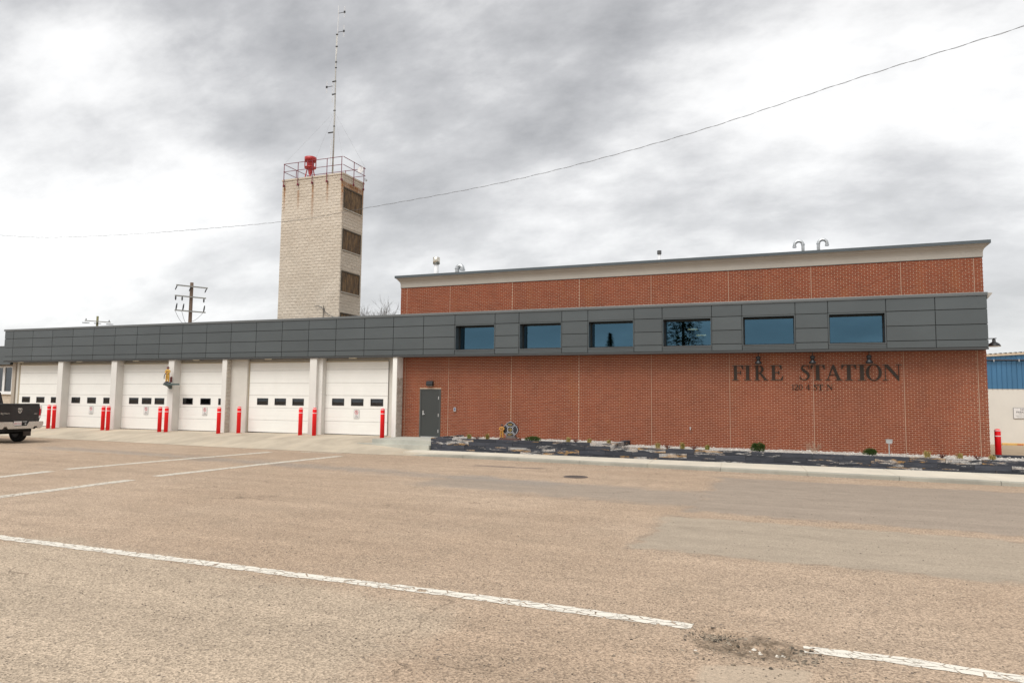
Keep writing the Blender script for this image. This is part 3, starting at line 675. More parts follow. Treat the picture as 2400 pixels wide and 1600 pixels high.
# charcoal service door
dr = obj('door', MB().box(-16.11, -15.215, WY-.004, WY+.05, .535, 2.63), DOORG, FS, label='charcoal steel service door in the brick wall')
obj('door_frame', MB().box(-16.20, -16.115, WY-.02, WY+.06, .49, 2.69).box(-15.21, -15.125, WY-.02, WY+.06, .49, 2.69).box(-16.115, -15.21, WY-.02, WY+.06, 2.635, 2.69), plain('door_frame_paint', (.05, .054, .052), .5, .05), dr)
obj('threshold', MB().box(-16.11, -15.215, WY-.04, WY+.03, .49, .53), STEEL, dr)
obj('handle', MB().box(-16.045, -15.985, WY-.02, WY-.003, 1.50, 1.70).tube([(-16.015, WY-.018, 1.545), (-16.015, WY-.065, 1.545), (-15.90, WY-.065, 1.54)], .012, 8), STEEL, dr)
for zz in (.78, 1.5, 2.28): obj('hinge', MB().box(-15.245, -15.205, WY-.03, WY-.005, zz-.07, zz+.07), STEEL, dr)

# entrance steps
st = empty('entrance_steps', (-15.8, 27.5, .12), 'grey concrete landing and step before the charcoal service door', 'steps')
obj('landing', MB().box(-17.12, -14.20, 26.72, WY-.005, .02, .49), STEP, st)
obj('step', MB().prism([(-17.7, 26.42), (-14.20, 26.42), (-14.20, 26.718), (-17.6, 26.718)], .0, .315, 'z'), STEP, st)

# lettering: serif capitals built stroke by stroke, unit height
def arc(cx, cy, rx, ry, a0, a1, n=14): return [(cx+rx*math.cos(math.radians(a0+(a1-a0)*i/n)), cy+ry*math.sin(math.radians(a0+(a1-a0)*i/n))) for i in range(n+1)]
def ring(cx, cy, ro, rO, ri, rI, a0=0, a1=360, n=28):
    o = arc(cx, cy, ro, rO, a0, a1, n); q = arc(cx, cy, ri, rI, a0, a1, n)
    return [[o[i], o[i+1], q[i+1], q[i]] for i in range(n)]
def rect(a, b, c, d): return [(a, c), (b, c), (b, d), (a, d)]
def stroke(pts, wd):
    out = []; L = []
    for i, (x, y) in enumerate(pts):
        a, b = pts[max(0, i-1)], pts[min(len(pts)-1, i+1)]; dx, dy = b[0]-a[0], b[1]-a[1]; l = math.hypot(dx, dy)
        L.append(((x-dy/l*wd[i]/2, y+dx/l*wd[i]/2), (x+dy/l*wd[i]/2, y-dx/l*wd[i]/2)))
    return [[L[i][0], L[i+1][0], L[i+1][1], L[i][1]] for i in range(len(L)-1)]
SP = [(.56, .78), (.52, .90), (.42, .965), (.31, .975), (.20, .93), (.155, .83), (.18, .72), (.28, .62), (.40, .53), (.50, .42), (.535, .29), (.49, .14), (.37, .035), (.25, .025), (.13, .07), (.06, .18), (.045, .27)]
SW = [.02, .035, .05, .06, .09, .12, .15, .17, .175, .17, .14, .11, .07, .055, .05, .035, .02]
GL = {
 'F': [rect(.10, .28, .03, .97), rect(0, .38, 0, .045), rect(0, .66, .955, 1), [(.66, 1), (.60, 1), (.52, .955), (.63, .70), (.66, .70)], rect(.28, .50, .49, .535), [(.50, .36), (.53, .36), (.53, .66), (.50, .66), (.44, .51)]],
 'I': [rect(.10, .28, .03, .97), rect(0, .38, 0, .045), rect(0, .38, .955, 1)],
 'R': [rect(.10, .28, .03, .97), rect(0, .38, 0, .045), rect(0, .34, .955, 1)]+ring(.32, .735, .32, .265, .15, .22, -90, 90, 12)+[rect(.28, .33, .955, 1), rect(.28, .33, .47, .515), [(.30, .49), (.47, .49), (.84, .045), (.66, .045)], rect(.62, .92, 0, .045)],
 'E': [rect(.10, .28, .03, .97), rect(0, .30, 0, .045), rect(0, .66, .955, 1), [(.66, 1), (.60, 1), (.52, .955), (.63, .70), (.66, .70)], rect(.28, .50, .49, .535), [(.50, .36), (.53, .36), (.53, .66), (.50, .66), (.44, .51)], rect(.28, .70, 0, .045), [(.66, .0), (.70, 0), (.76, .30), (.73, .30), (.58, .045)]],
 'S': stroke(SP, SW)+[[(.53, .72), (.56, .72), (.56, 1.0), (.53, 1.0)], [(.03, 0), (.06, 0), (.06, .30), (.03, .30)]],
 'T': [rect(.27, .45, .03, .97), rect(.17, .55, 0, .045), rect(0, .72, .955, 1), [(0, 1), (.06, 1), (.14, .955), (.03, .70), (0, .70)], [(.72, 1), (.66, 1), (.58, .955), (.69, .70), (.72, .70)]],
 'A': [[(.10, .03), (.155, .03), (.475, .87), (.43, 1.0)], [(.43, 1.0), (.53, 1.0), (.90, .03), (.70, .03), (.40, .86)], rect(.22, .66, .33, .375), rect(0, .28, 0, .045), rect(.58, 1.0, 0, .045)],
 'O': ring(.45, .5, .45, .53, .27, .48),
 'N': [rect(.12, .165, .03, .97), rect(.78, .825, .05, .97), [(.08, 1), (.28, 1), (.825, .2), (.825, -.02), (.77, -.02), (.12, .92)], rect(0, .29, 0, .045), rect(.66, .95, .955, 1), rect(0, .2, .955, 1)],
 '1': [rect(.12, .26, .03, .95), rect(0, .38, 0, .045), [(0, .84), (.12, .88), (.26, 1.0), (.16, 1.0), (0, .89)]],
 '2': stroke([(.06, .72), (.09, .86), (.2, .95), (.33, .95), (.45, .86), (.46, .70), (.38, .52), (.2, .28), (.05, .06)], [.04, .07, .08, .09, .13, .15, .13, .09, .05])+[[(0, 0), (.5, 0), (.57, .22), (.53, .22), (.46, .11), (.08, .11)]],
 '0': ring(.27, .5, .27, .51, .15, .45),
 '4': [rect(.33, .47, .0, 1.0), [(.33, 1), (.40, 1), (.06, .33), (0, .33)], rect(0, .6, .23, .33)],
}
def letter(ch, x0, x1, z0, z1, y, dep, parent):
    gl = GL[ch]; xs_ = [p[0] for g in gl for p in g]; lo, hi = min(xs_), max(xs_); m = MB()
    for i, g in enumerate(gl):
        poly = [(x0+(p[0]-lo)/(hi-lo)*(x1-x0), z0+p[1]*(z1-z0)) for p in g]
        ar = sum(poly[k][0]*poly[(k+1) % len(poly)][1]-poly[(k+1) % len(poly)][0]*poly[k][1] for k in range(len(poly)))
        if ar < 0: poly = poly[::-1]
        m.prism(poly, y-dep-.0004*(i % 9), y+.0, 'y')
    return obj('letter', m, BRONZE, parent)
ls = empty('lettering', (.5, WY-.03, 3.09), 'large bronze capitals reading FIRE STATION on the brick wall', 'lettering')
for ch, a, b in [('F', -2.388, -1.975), ('I', -1.944, -1.685), ('R', -1.575, -1.067), ('E', -.992, -.519), ('S', .062, .412), ('T', .441, .93), ('A', .944, 1.52), ('T', 1.492, 1.992), ('I', 2.036, 2.318), ('O', 2.304, 2.831), ('N', 2.85, 3.468)]:
    letter(ch, a, b, 3.095, 3.665, WY-.016, .014, ls)
ls = empty('lettering', (.48, WY-.03, 2.73), 'small bronze address 120 4 ST N under the big capitals', 'lettering')
for ch, a, b in [('1', -.227, -.15), ('2', -.144, .008), ('0', .017, .148), ('4', .271, .41), ('S', .526, .661), ('T', .67, .862), ('N', .976, 1.189)]:
    letter(ch, a, b, 2.728, 2.938, WY-.012, .007, ls)
# sign lamps hanging before the lettering
for x, lb in ((-1.40, 'black bullet sign lamp above the R of FIRE'), (.51, 'black bullet sign lamp above the first T of STATION'), (2.40, 'black bullet sign lamp above the O of STATION')):
    L = empty('sign_lamp', (x, 28.85, 4.14), lb, 'lamp', 'sign lamps over the lettering'); yy = 28.85
    obj('stem', MB().tube([(x, yy, 4.145), (x, yy, 4.0)], .014, 8), BLACK, L)
    obj('knuckle', MB().lathe((x, yy, 3.93), [(.01, .08), (.075, .055), (.09, 0), (.075, -.055), (.02, -.085)], 16), BLACK, L, smooth=True)
    obj('head', MB().lathe((x, yy, 3.79), [(.02, .09), (.05, .075), (.065, .03), (.12, -.03), (.125, -.075), (.10, -.10), (.03, -.105)], 18), BLACK, L, smooth=True)
    obj('collar_ring', MB().lathe((x, yy, 3.79), [(.068, .02), (.074, .02), (.074, .035), (.068, .035)], 16), BLACK, L)
L = empty('wall_light', (-15.67, WY, 2.83), 'square black wall light above the service door', 'lamp')
obj('housing', MB().prism([(WY-.14, 2.90), (WY-.11, 3.05), (WY-.003, 3.05), (WY-.003, 2.83), (WY-.11, 2.83)], -15.83, -15.51, 'x'), BLACK, L)
obj('lens', MB().box(-15.80, -15.54, WY-.105, WY-.02, 2.822, 2.829), plain('lamp_lens', (.5, .5, .48), .3, .02), L)
L = empty('intercom_box', (-14.39, WY, 1.69), 'small grey intercom box right of the service door', 'intercom')
obj('housing', MB().box(-14.45, -14.33, WY-.05, WY-.003, 1.69, 1.87), STEEL, L)
obj('button_plate', MB().box(-14.42, -14.36, WY-.056, WY-.05, 1.73, 1.84), plain('blue_plate', (.08, .10, .22), .4, .1), L)
L = obj('wall_tap', MB().tube([(-4.0, WY-.002, 1.18), (-4.0, WY-.10, 1.18), (-4.0, WY-.13, 1.13)], .022, 8).box(-4.03, -3.97, WY-.09, WY-.06, 1.20, 1.25), STEEL, None, 'small steel tap low on the brick wall', 'tap')
# barn lamp round the right-hand corner
L = empty('barn_lamp', (6.55, 30.2, 4.34), 'dark barn lamp on the right end of the brick hall', 'lamp')
obj('shade', MB().lathe((6.55, 30.2, 4.34), [(.21, 0), (.205, .03), (.16, .10), (.08, .15), (.055, .17), (.055, .25), (.03, .27)], 24), BLACK, L, smooth=True)
obj('shade_rim', MB().lathe((6.55, 30.2, 4.33), [(.18, .004), (.214, .004), (.214, .014), (.18, .014)], 24), plain('lamp_cream', (.6, .57, .5), .5, .03), L)
obj('arm', MB().tube([(6.10, 30.2, 4.61), (6.63, 30.2, 4.63)], .016, 8).tube([(6.55, 30.2, 4.6), (6.55, 30.2, 4.64)], .03, 8), BLACK, L)

# roof vents
def vent_hook(x, y, z, d, r, h, lb):
    V = empty('vent_pipe', (x, y, 7.6), lb, 'vent pipe', 'gooseneck vents on the brick hall roof')
    p = [(x, y, 7.6), (x, y, z)]+[(x+d*h*(1-math.cos(t)), y, z+h*math.sin(t)) for t in np.linspace(.2, math.pi, 9)]+[(x+d*2*h, y, z-.04)]
    obj('pipe', MB().tube(p, r, 12), GALV, V, smooth=True)
    obj('collar', MB().lathe((x, y, z-.02), [(r*1.0, 0), (r*1.2, .005), (r*1.2, .05), (r, .055)], 14), GALV, V)
    obj('mouth', MB().lathe((x+d*2*h, y, z-.10), [(r*1.02, 0), (r*1.25, .0), (r*1.25, .06), (r*1.02, .06)], 14), GALV, V)
vent_hook(.285, 31, 8.64, -1, .062, .16, 'left of two grey gooseneck vents, bent left'); vent_hook(.86, 31, 8.64, 1, .062, .16, 'right of two grey gooseneck vents, bent right')
vent_hook(-15.30, 31, 8.55, 1, .105, .14, 'fat shiny gooseneck vent near the left roof end')
V = empty('flue_pipe', (-16.45, 31, 7.6), 'white flue with steel cap at the left roof end', 'flue')
obj('pipe', MB().lathe((-16.45, 31, 7.6), [(.115, 0), (.115, 1.30)], 18), plain('white_metal', (.7, .7, .7), .45, .04), V, smooth=True)
obj('cap', MB().lathe((-16.45, 31, 8.84), [(.14, 0), (.17, .01), (.17, .33), (.13, .35)], 18), plain('nickel', (.62, .58, .5), .25, .05, 4, metal=.9), V, smooth=True)
V = empty('flue_pipe', (-5.52, 31, 7.6), 'thin white flue with dark banded cap mid roof', 'flue')
obj('pipe', MB().lathe((-5.52, 31, 7.6), [(.06, 0), (.06, 1.05)], 14).lathe((-5.52, 31, 8.30), [(.13, 0), (.08, .06), (.06, .08)], 14), bpy.data.materials['white_metal'], V, smooth=True)
obj('cap', MB().lathe((-5.52, 31, 8.63), [(.09, 0), (.095, .02), (.095, .15), (.08, .16)], 14), plain('dark_band', (.12, .12, .12), .4, .1, metal=.6), V)
V = obj('roof_dome', MB().lathe((-11.6, 31.5, 7.7), [(.32, 0), (.32, .58), (.26, .66), (.15, .71), (.04, .72)], 20), bpy.data.materials['white_metal'], None, 'low white domed roof vent just above the cornice', 'roof vent', smooth=True)

# ------------------------------------------------------------------ hose tower
TX0, TX1, TY0, TY1, TZ = -31.93, -27.08, 38.0, 40.4, 16.66
T = empty('hose_tower', ((TX0+TX1)/2, 39.2, 0), 'tall cream split-face block tower with boarded windows behind the garage', 'tower')
TW = [(14.42, 15.86), (11.71, 13.13), (8.99, 10.40), (6.27, 7.69)]
tc_ = obj('tower_wall', MB().box(TX0+.02, TX1-.02, TY0+.02, TY1-.02, 0, TZ), plain('tower_mortar', (.51, .44, .355), .95, .1), T)
bh, bl = .2, .4; blocks = []
z = TZ-.2; k = 0
def rough_block(L, H, d, ax):
    m = MB(); mid = random.uniform(.3, .7)
    vs_ = [(0, 0), (L, 0), (L, H), (0, H), (.03, .02), (L-.03, .02), (L-.03, H-.02), (.03, H-.02), (L*mid, H*random.uniform(.35, .65))]
    ds = [0]*4+[d*random.uniform(.45, 1) for _ in range(4)]+[d*random.uniform(.6, 1.25)]
    pts = [((u, -e, v) if ax == 'x' else (e, u, v)) for (u, v), e in zip(vs_, ds)]
    return m.add(pts, [(0, 1, 5, 4), (1, 2, 6, 5), (2, 3, 7, 6), (3, 0, 4, 7), (4, 5, 8), (5, 6, 8), (6, 7, 8), (7, 4, 8)])
while z > 4.4:
    x = TX0-(bl/2 if k % 2 else 0)
    while x < TX1-.02:
        a, b = max(x+.004, TX0), min(x+bl-.004, TX1)
        if b-a > .06: blocks.append(('x', a, b, z))
        x += bl
    y = TY0-(0 if k % 2 else bl/2)
    while y < TY1-.02:
        a, b = max(y+.004, TY0), min(y+bl-.004, TY1)
        for p, q in TW:
            if p-.1 < z+.1 < q+.05:
                if a < 38.14 < b: b = 38.14
                elif b > 40.20 > a: a = 40.20
                elif 38.14 <= a and b <= 40.2: b = a
        if b-a > .05: blocks.append(('y', a, b, z))
        y += bl
    z -= bh; k += 1
vari = {}
def block_mesh(L, ax):
    L = round(L, 2); key = (L, ax); vari.setdefault(key, [])
    if len(vari[key]) < 5: vari[key].append(fin_mesh(rough_block(L, bh-.007, .022, ax), TOWER))
    return random.choice(vari[key])
vis = [b for b in blocks if b[3] > 7.0]
near = sorted(vis, key=lambda b: b[3])[:300]; ns = set(near); rest = MB()
for ax, a, b, z in blocks:
    loc = (a, TY0+.02, z) if ax == 'x' else (TX1-.02, a, z)
    if (ax, a, b, z) in ns: inst('block', block_mesh(b-a, ax), loc, tc_)
    else:
        r = rough_block(b-a, bh-.007, .022, ax); r.v = [(p[0]+loc[0], p[1]+loc[1], p[2]+loc[2]) for p in r.v]; rest.add(r.v, r.f)
obj('block_field', rest, TOWER, tc_, kind='stuff')
obj('coping', MB().box(TX0-.03, TX1+.03, TY0-.03, TY1+.03, TZ, TZ+.11), TOWER, T)
FRW = wood_mat('dark_wood_frame', (.075, .058, .038)); SILLM = plain('pale_sill', (.42, .38, .32), .8, .1)
for p, q in TW:
    bw = obj('boarded_window', MB().box(TX1-.06, TX1-.012, 38.21, 40.13, p+.05, q-.09), BOARD, T)
    x = 38.21
    while x < 40.1:
        obj('board', MB().box(TX1-.013, TX1-.002-.004*random.random(), x+.004, min(x+.316, 40.13), p+.06, q-.1), BOARD, bw); x += .32
    obj('frame', MB().box(TX1-.06, TX1+.03, 38.15, 38.21, p, q).box(TX1-.06, TX1+.03, 40.13, 40.19, p, q).box(TX1-.06, TX1+.03, 38.21, 40.13, q-.09, q), FRW, bw)
    obj('sill', MB().box(TX1-.06, TX1+.05, 38.14, 40.20, p-.02, p+.05), SILLM, bw)
RAILM = plain('maroon_rail', (.17, .012, .03), .5, .2, 8)
rl = obj('railing', MB().tube([(TX0+.15, TY0-.1, 17.80), (TX1-.02, TY0-.1, 17.80)], .022, 8).tube([(TX0+.15, TY0-.1, 17.275), (TX1-.02, TY0-.1, 17.275)], .02, 8)
    .tube([(TX1+.07, TY0-.12, 17.78), (TX1+.07, TY1+.02, 17.75)], .022, 8).tube([(TX1+.07, TY0-.12, 17.25), (TX1+.07, TY1+.02, 17.24)], .02, 8)
    .tube([(TX0+.15, TY0-.1, 17.80), (TX0+.15, TY1, 17.78)], .022, 8).tube([(TX0+.15, TY0-.1, 17.275), (TX0+.15, TY1, 17.26)], .02, 8)
    .tube([(TX0+.15, TY1, 17.78), (TX1+.07, TY1, 17.76)], .022, 8).tube([(TX0+.15, TY1, 17.26), (TX1+.07, TY1, 17.25)], .02, 8), RAILM, T, smooth=True)
for x, y, zb in [(-31.74, TY0-.1, 16.26), (-30.6, TY0-.1, 16.24), (-29.45, TY0-.1, 16.24), (-28.29, TY0-.1, 16.22), (-27.15, TY0-.1, 16.22), (TX1+.07, 39.09, 16.18), (TX1+.07, 40.25, 16.2), (-31.74, TY1, 16.6), (-30.2, TY1, 16.6), (-28.6, TY1, 16.6), (-31.78, 39.2, 16.6)]:
    obj('post', MB().tube([(x, y, zb), (x, y, 17.8)], .024, 8).box(x-.045, x+.045, y-.035, y+.085 if x < TX1 else y+.03, zb, zb+.13), RAILM, rl)
# siren
SR = plain('siren_red', (.38, .022, .022), .45, .12, 4); sx_, sy_ = -30.32, 38.8
V = empty('siren', (sx_, sy_, 16.77), 'red drum siren on splayed legs atop the tower', 'siren')
obj('lower_drum', MB().lathe((sx_, sy_, 17.66), [(.10, -.14), (.36, -.02), (.39, 0), (.39, .05), (.25, .09)], 24), SR, V, smooth=True)
obj('motor', MB().lathe((sx_, sy_, 17.2), [(.05, 0), (.10, .05), (.15, .35), (.24, .55), (.26, 1.05), (.2, 1.1)], 18), SR, V, smooth=True)
obj('upper_drum', MB().lathe((sx_, sy_, 18.10), [(.30, 0), (.39, .01), (.40, .28), (.36, .30), (.05, .33)], 24), SR, V, smooth=True)
for k in range(8):
    t = k*math.pi/4+.2; obj('horn_port', MB().box(-.07, .07, -.02, .02, 0, .40), SR, V, org=None) if False else obj('strut', MB().tube([(sx_+.385*math.cos(t), sy_+.385*math.sin(t), 17.68), (sx_+.385*math.cos(t), sy_+.385*math.sin(t), 18.12)], .022, 6), SR, V)
for k in range(4):
    t = k*math.pi/2+.6; obj('leg', MB().tube([(sx_+.2*math.cos(t), sy_+.2*math.sin(t), 17.58), (sx_+.36*math.cos(t), sy_+.36*math.sin(t), 16.77)], .035, 8), SR, V)
# antenna mast with folded dipoles
ax_, ay_ = -28.80, 39.2; ANT = plain('weathered_mast', (.42, .41, .38), .5, .25, 6, metal=.3); WHT = bpy.data.materials['white_metal']
V = empty('antenna_mast', (ax_, ay_, 16.77), 'tall thin antenna mast with folded dipoles on the tower', 'antenna')
obj('mast', MB().tube([(ax_, ay_, 16.77), (ax_+.02, ay_, 21.6), (ax_-.02, ay_, 24.4), (ax_-.03, ay_, 27.0)], [.055, .05, .04, .035], 8).tube([(ax_+.045, ay_-.03, 16.77), (ax_+.06, ay_-.03, 22.0)], .012, 5), ANT, V, smooth=True)
obj('upper_whip', MB().tube([(ax_+.03, ay_, 25.6), (ax_+.06, ay_, 29.0)], .02, 6), WHT, V)
obj('lower_whip', MB().tube([(ax_-.19, ay_-.02, 17.9), (ax_-.17, ay_-.02, 19.6)], .022, 6).tube([(ax_-.21, ay_, 22.2), (ax_-.20, ay_, 23.9)], .015, 6), WHT, V)
def dipole(x, z, d, par):
    obj('dipole', MB().tube([(x+d*.5, ay_, z-.42), (x+d*.47, ay_, z-.39), (x+d*.47, ay_, z+.39), (x+d*.5, ay_, z+.42), (x+d*.53, ay_, z+.39), (x+d*.53, ay_, z-.39), (x+d*.5, ay_, z-.42)], .010, 5), WHT, par)
    obj('dipole_arm', MB().tube([(x, ay_, z), (x+d*.5, ay_, z-.01)], .018, 6).box(min(x+d*.45, x+d*.56), max(x+d*.45, x+d*.56), ay_-.03, ay_+.03, z-.07, z+.07), BLACK, par)
dipole(ax_+.05, 28.45, 1, V); dipole(ax_+.04, 27.1, 1, V); dipole(ax_-.2, 23.35, -1, V)
for z, a, b in ((23.65, -.24, .05), (22.75, -.24, .05), (26.95, -.06, .08), (26.1, -.06, .08), (21.6, -.07, .08), (20.5, -.04, .07), (24.6, -.05, .06), (25.0, -.05, .06), (20.1, -.45, -.02)):
    obj('clamp', MB().box(ax_+a, ax_+b, ay_-.05, ay_+.03, z-.03, z+.03), BLACK, V)
for gx_, gy_ in ((TX0+.15, TY0-.1), (TX0+.3, TY1), (TX1-.02, TY0-.1), (TX1+.07, TY1)):
    obj('guy_wire', MB().tube([(ax_, ay_, 21.5), (gx_, gy_, 17.8)], .0032, 4), plain('wire_grey', (.25, .25, .25), .6, .05) if gx_ == TX0+.15 else bpy.data.materials['wire_grey'], V)
V = empty('dish_antenna', (TX1+.07, 39.95, 17.3), 'small white dish on the tower railing corner', 'dish')
obj('dish', MB().lathe((TX1+.02, 39.92, 17.53), [(.02, .10), (.15, .06), (.21, .0), (.225, -.03)], 18, 'y'), WHT, V, smooth=True)
obj('dish_arm', MB().tube([(TX1+.06, 40.2, 17.5), (TX1+.03, 39.98, 17.52)], .02, 6), GALV, V)
V = empty('floodlight', (TX1+.07, 40.33, 16.85), 'small floodlight clamped below the dish on the tower', 'lamp')
obj('lamp_head', MB().lathe((TX1+.20, 40.30, 16.92), [(.03, .12), (.06, .1), (.10, -.03), (.09, -.05)], 12, 'y'), GALV, V, smooth=True)
obj('bracket', MB().tube([(TX1+.07, 40.27, 17.05), (TX1+.18, 40.36, 16.93)], .02, 6), GALV, V)
# service drop bracket on the tower front
V = empty('service_bracket', (-27.75, 37.9, 7.3), 'thin dark wire bracket on the lower tower front', 'bracket')
obj('loop', MB().tube([(-28.9, 37.9, 8.15), (-28.55, 37.9, 8.12), (-28.25, 37.9, 7.95), (-28.1, 37.9, 7.75), (-27.9, 37.9, 7.6), (-27.2, 37.92, 7.25)], .018, 5).tube([(-28.22, 37.93, 7.35), (-28.22, 37.93, 8.15)], .02, 5).tube([(-28.2, 37.9, 7.9), (-28.1, 37.88, 7.95), (-28.08, 37.88, 7.75), (-28.2, 37.9, 7.7)], .015, 5), BLACK, V)

# ------------------------------------------------------------------ utility poles and wires
POLE = wood_mat('pole_wood', (.115, .075, .05)); POLE2 = wood_mat('pole_wood_green', (.16, .15, .07)); ARM = plain('arm_grey', (.30, .31, .29), .8, .15, 5)
def pole(x, y, top, arms, lb, mat, ang, r):
    V = empty('utility_pole', (x, y, 0), lb, 'utility pole', 'utility poles behind the garage')
    obj('shaft', MB().tube([(x, y, 0), (x, y, top)], [r*1.35, r], 10), mat, V, smooth=True)
    u = Vector((math.cos(ang), math.sin(ang), 0)); v = Vector((-u.y, u.x, 0))
    for h, a, b, ins in arms:
        c = Vector((x, y, h))-v*(r+.05)
        P = [c+u*a, c+u*b]; m = MB(); wv = v*.05; zz = Vector((0, 0, .055))
        m.add([P[0]-wv-zz, P[1]-wv-zz, P[1]+wv-zz, P[0]+wv-zz, P[0]-wv+zz, P[1]-wv+zz, P[1]+wv+zz, P[0]+wv+zz], [(0, 3, 2, 1), (4, 5, 6, 7), (0, 1, 5, 4), (1, 2, 6, 5), (2, 3, 7, 6), (3, 0, 4, 7)])
        am = obj('crossarm', m, ARM, V)
        for s, d0, d1, rr in ins:
            q = c+u*s
            obj('insulator', MB().tube([q+Vector(d0), q+(Vector(d0)+Vector(d1))/2, q+Vector(d1)], [rr, rr*1.25, rr*.8], 7), BLACK, am)
    return V, u, v
A1 = math.atan2(2.25, 1.2)
hang = lambda s: (s, (0, 0, -.06), (-.10, -.10, -.45), .045); down = lambda s: (s, (0, 0, -.06), (0, 0, -.42), .06); upi = lambda s: (s, (.0, 0, .05), (.05, .05, .65), .055)
V, u, v = pole(-53.1, 51.1, 12.95, [(12.55, -1.42, 1.4, [hang(-1.35), hang(-.12), hang(1.3)]), (11.56, -1.5, 1.28, [down(-1.42), down(-.85), down(1.1)]), (10.2, -1.45, 1.3, [upi(-1.35), upi(-.75), upi(1.12)])], 'nearer brown utility pole with three crossarms over the garage roof', POLE, A1, .15)
for s in (-1.38, -.78, 1.15):
    q = Vector((-53.1, 51.1, 10.2))+u*s; e_ = Vector((-53.1, 51.1, 9.2)); L = [q+(e_-q)*t+Vector((0, 0, -.55*math.sin(math.pi*t)*(1.1 if s < 0 else .3))) for t in np.linspace(0, 1, 9)]
    obj('jumper', MB().tube(L, .016, 5), BLACK, V)
hk = lambda s: (s, (-.32, -.3, -.28), (.32, .3, -.28), .05)
V, u, v = pole(-89.5, 70, 13.1, [(12.36, -1.55, 1.6, [hk(-1.4), hk(0), hk(1.5), (-1.4, (0, 0, .05), (0, 0, .32), .05), (1.4, (0, 0, .05), (0, 0, .30), .05)])], 'far utility pole with one drooping crossarm at the left', POLE2, A1, .14)
# overhead cable crossing the picture
raw = [(-34.925, 9.703, 0), (-28.342, 9.169, 232), (-18.863, 8.981, 640), (-14.776, 9.173, 850), (-8.861, 9.614, 1200), (-3.178, 10.438, 1600), (1.633, 11.462, 2000), (5.759, 12.27, 2400)]
pts = []
for x, z, px in raw:
    k = (22-7*px/2400)/22; pts.append(Vector((x*k, 22*k, 2.2+(z-2.2)*k)))
pts = [pts[0]+(pts[0]-pts[1])*1.6+Vector((0, 0, .9))]+pts+[pts[-1]+(pts[-1]-pts[-2])*1.5]
def catmull(P, n=10):
    out = []
    for i in range(len(P)-1):
        p0, p1, p2, p3 = P[max(0, i-1)], P[i], P[i+1], P[min(len(P)-1, i+2)]
        for k in range(n):
            t = k/n; out.append(.5*((2*p1)+(p2-p0)*t+(2*p0-5*p1+4*p2-p3)*t*t+(3*p1-p0-3*p2+p3)*t**3))
    return out+[P[-1]]
cp_ = catmull(pts); m = MB().tube(cp_, .0038, 5)
def spiral(P):
    out = []; s = 0
    for i in range(len(P)-1):
        L = (P[i+1]-P[i]).length; n = max(2, int(L/.13))
        for k in range(n):
            t = k/n; a = (s+L*t)*9; out.append(P[i]+(P[i+1]-P[i])*t+Vector((0, math.cos(a), math.sin(a)))*.014)
        s += L
    return out
m.tube(spiral(cp_), .0038, 4)
obj('overhead_cable', m, plain('cable_black', (.11, .11, .11), .6, .1), None, 'twisted dark overhead cable crossing the sky before the tower', 'cable')

# ------------------------------------------------------------------ bollards
def bollard(x, y, z, h, lb):
    V = empty('bollard', (x, y, z), lb, 'bollard', 'red bollards with white bands'); r = .098
    obj('post', MB().lathe((x, y, z-.06), [(r, 0), (r, h-.02), (r*.97, h+.015), (r*.85, h+.04), (r*.5, h+.056), (.01, h+.06)], 24), RED, V, smooth=True)
    for zz in (h-.075, h-.265): obj('band', MB().lathe((x, y, z+zz), [(r*.98, 0), (r+.003, .001), (r+.003, .028), (r*.98, .029)], 24), REFL, V, smooth=True)
for x, y, h, lb in [(-17.55, 28.2, 1.32, 'red bollard beside the concrete entrance landing'), (-21.28, 28.2, 1.30, 'right bollard of the pair between the two rightmost garage doors'), (-22.08, 28.2, 1.30, 'left bollard of the pair between the two rightmost garage doors'),
    (-26.08, 28.5, 1.32, 'lone red bollard before the wide block pier'), (-26.99, 28.1, 1.32, 'red bollard at the right edge of the fourth garage door'), (-30.49, 28.1, 1.30, 'right bollard of the pair below the firefighter figurine'),
    (-30.94, 28.1, 1.30, 'left bollard of the pair below the firefighter figurine'), (-34.67, 28.1, 1.30, 'right bollard of the pair between second and third garage doors'), (-35.06, 28.1, 1.30, 'left bollard of the pair between second and third garage doors'),
    (-38.90, 28.1, 1.32, 'right bollard of the pair nearest the pickup'), (-39.33, 28.1, 1.32, 'left bollard of the pair nearest the pickup')]:
    bollard(x, y, apron_z(x, y), h, lb)
bollard(6.495, 30.0, .20, 1.21, 'red bollard right of the brick hall by the yard')

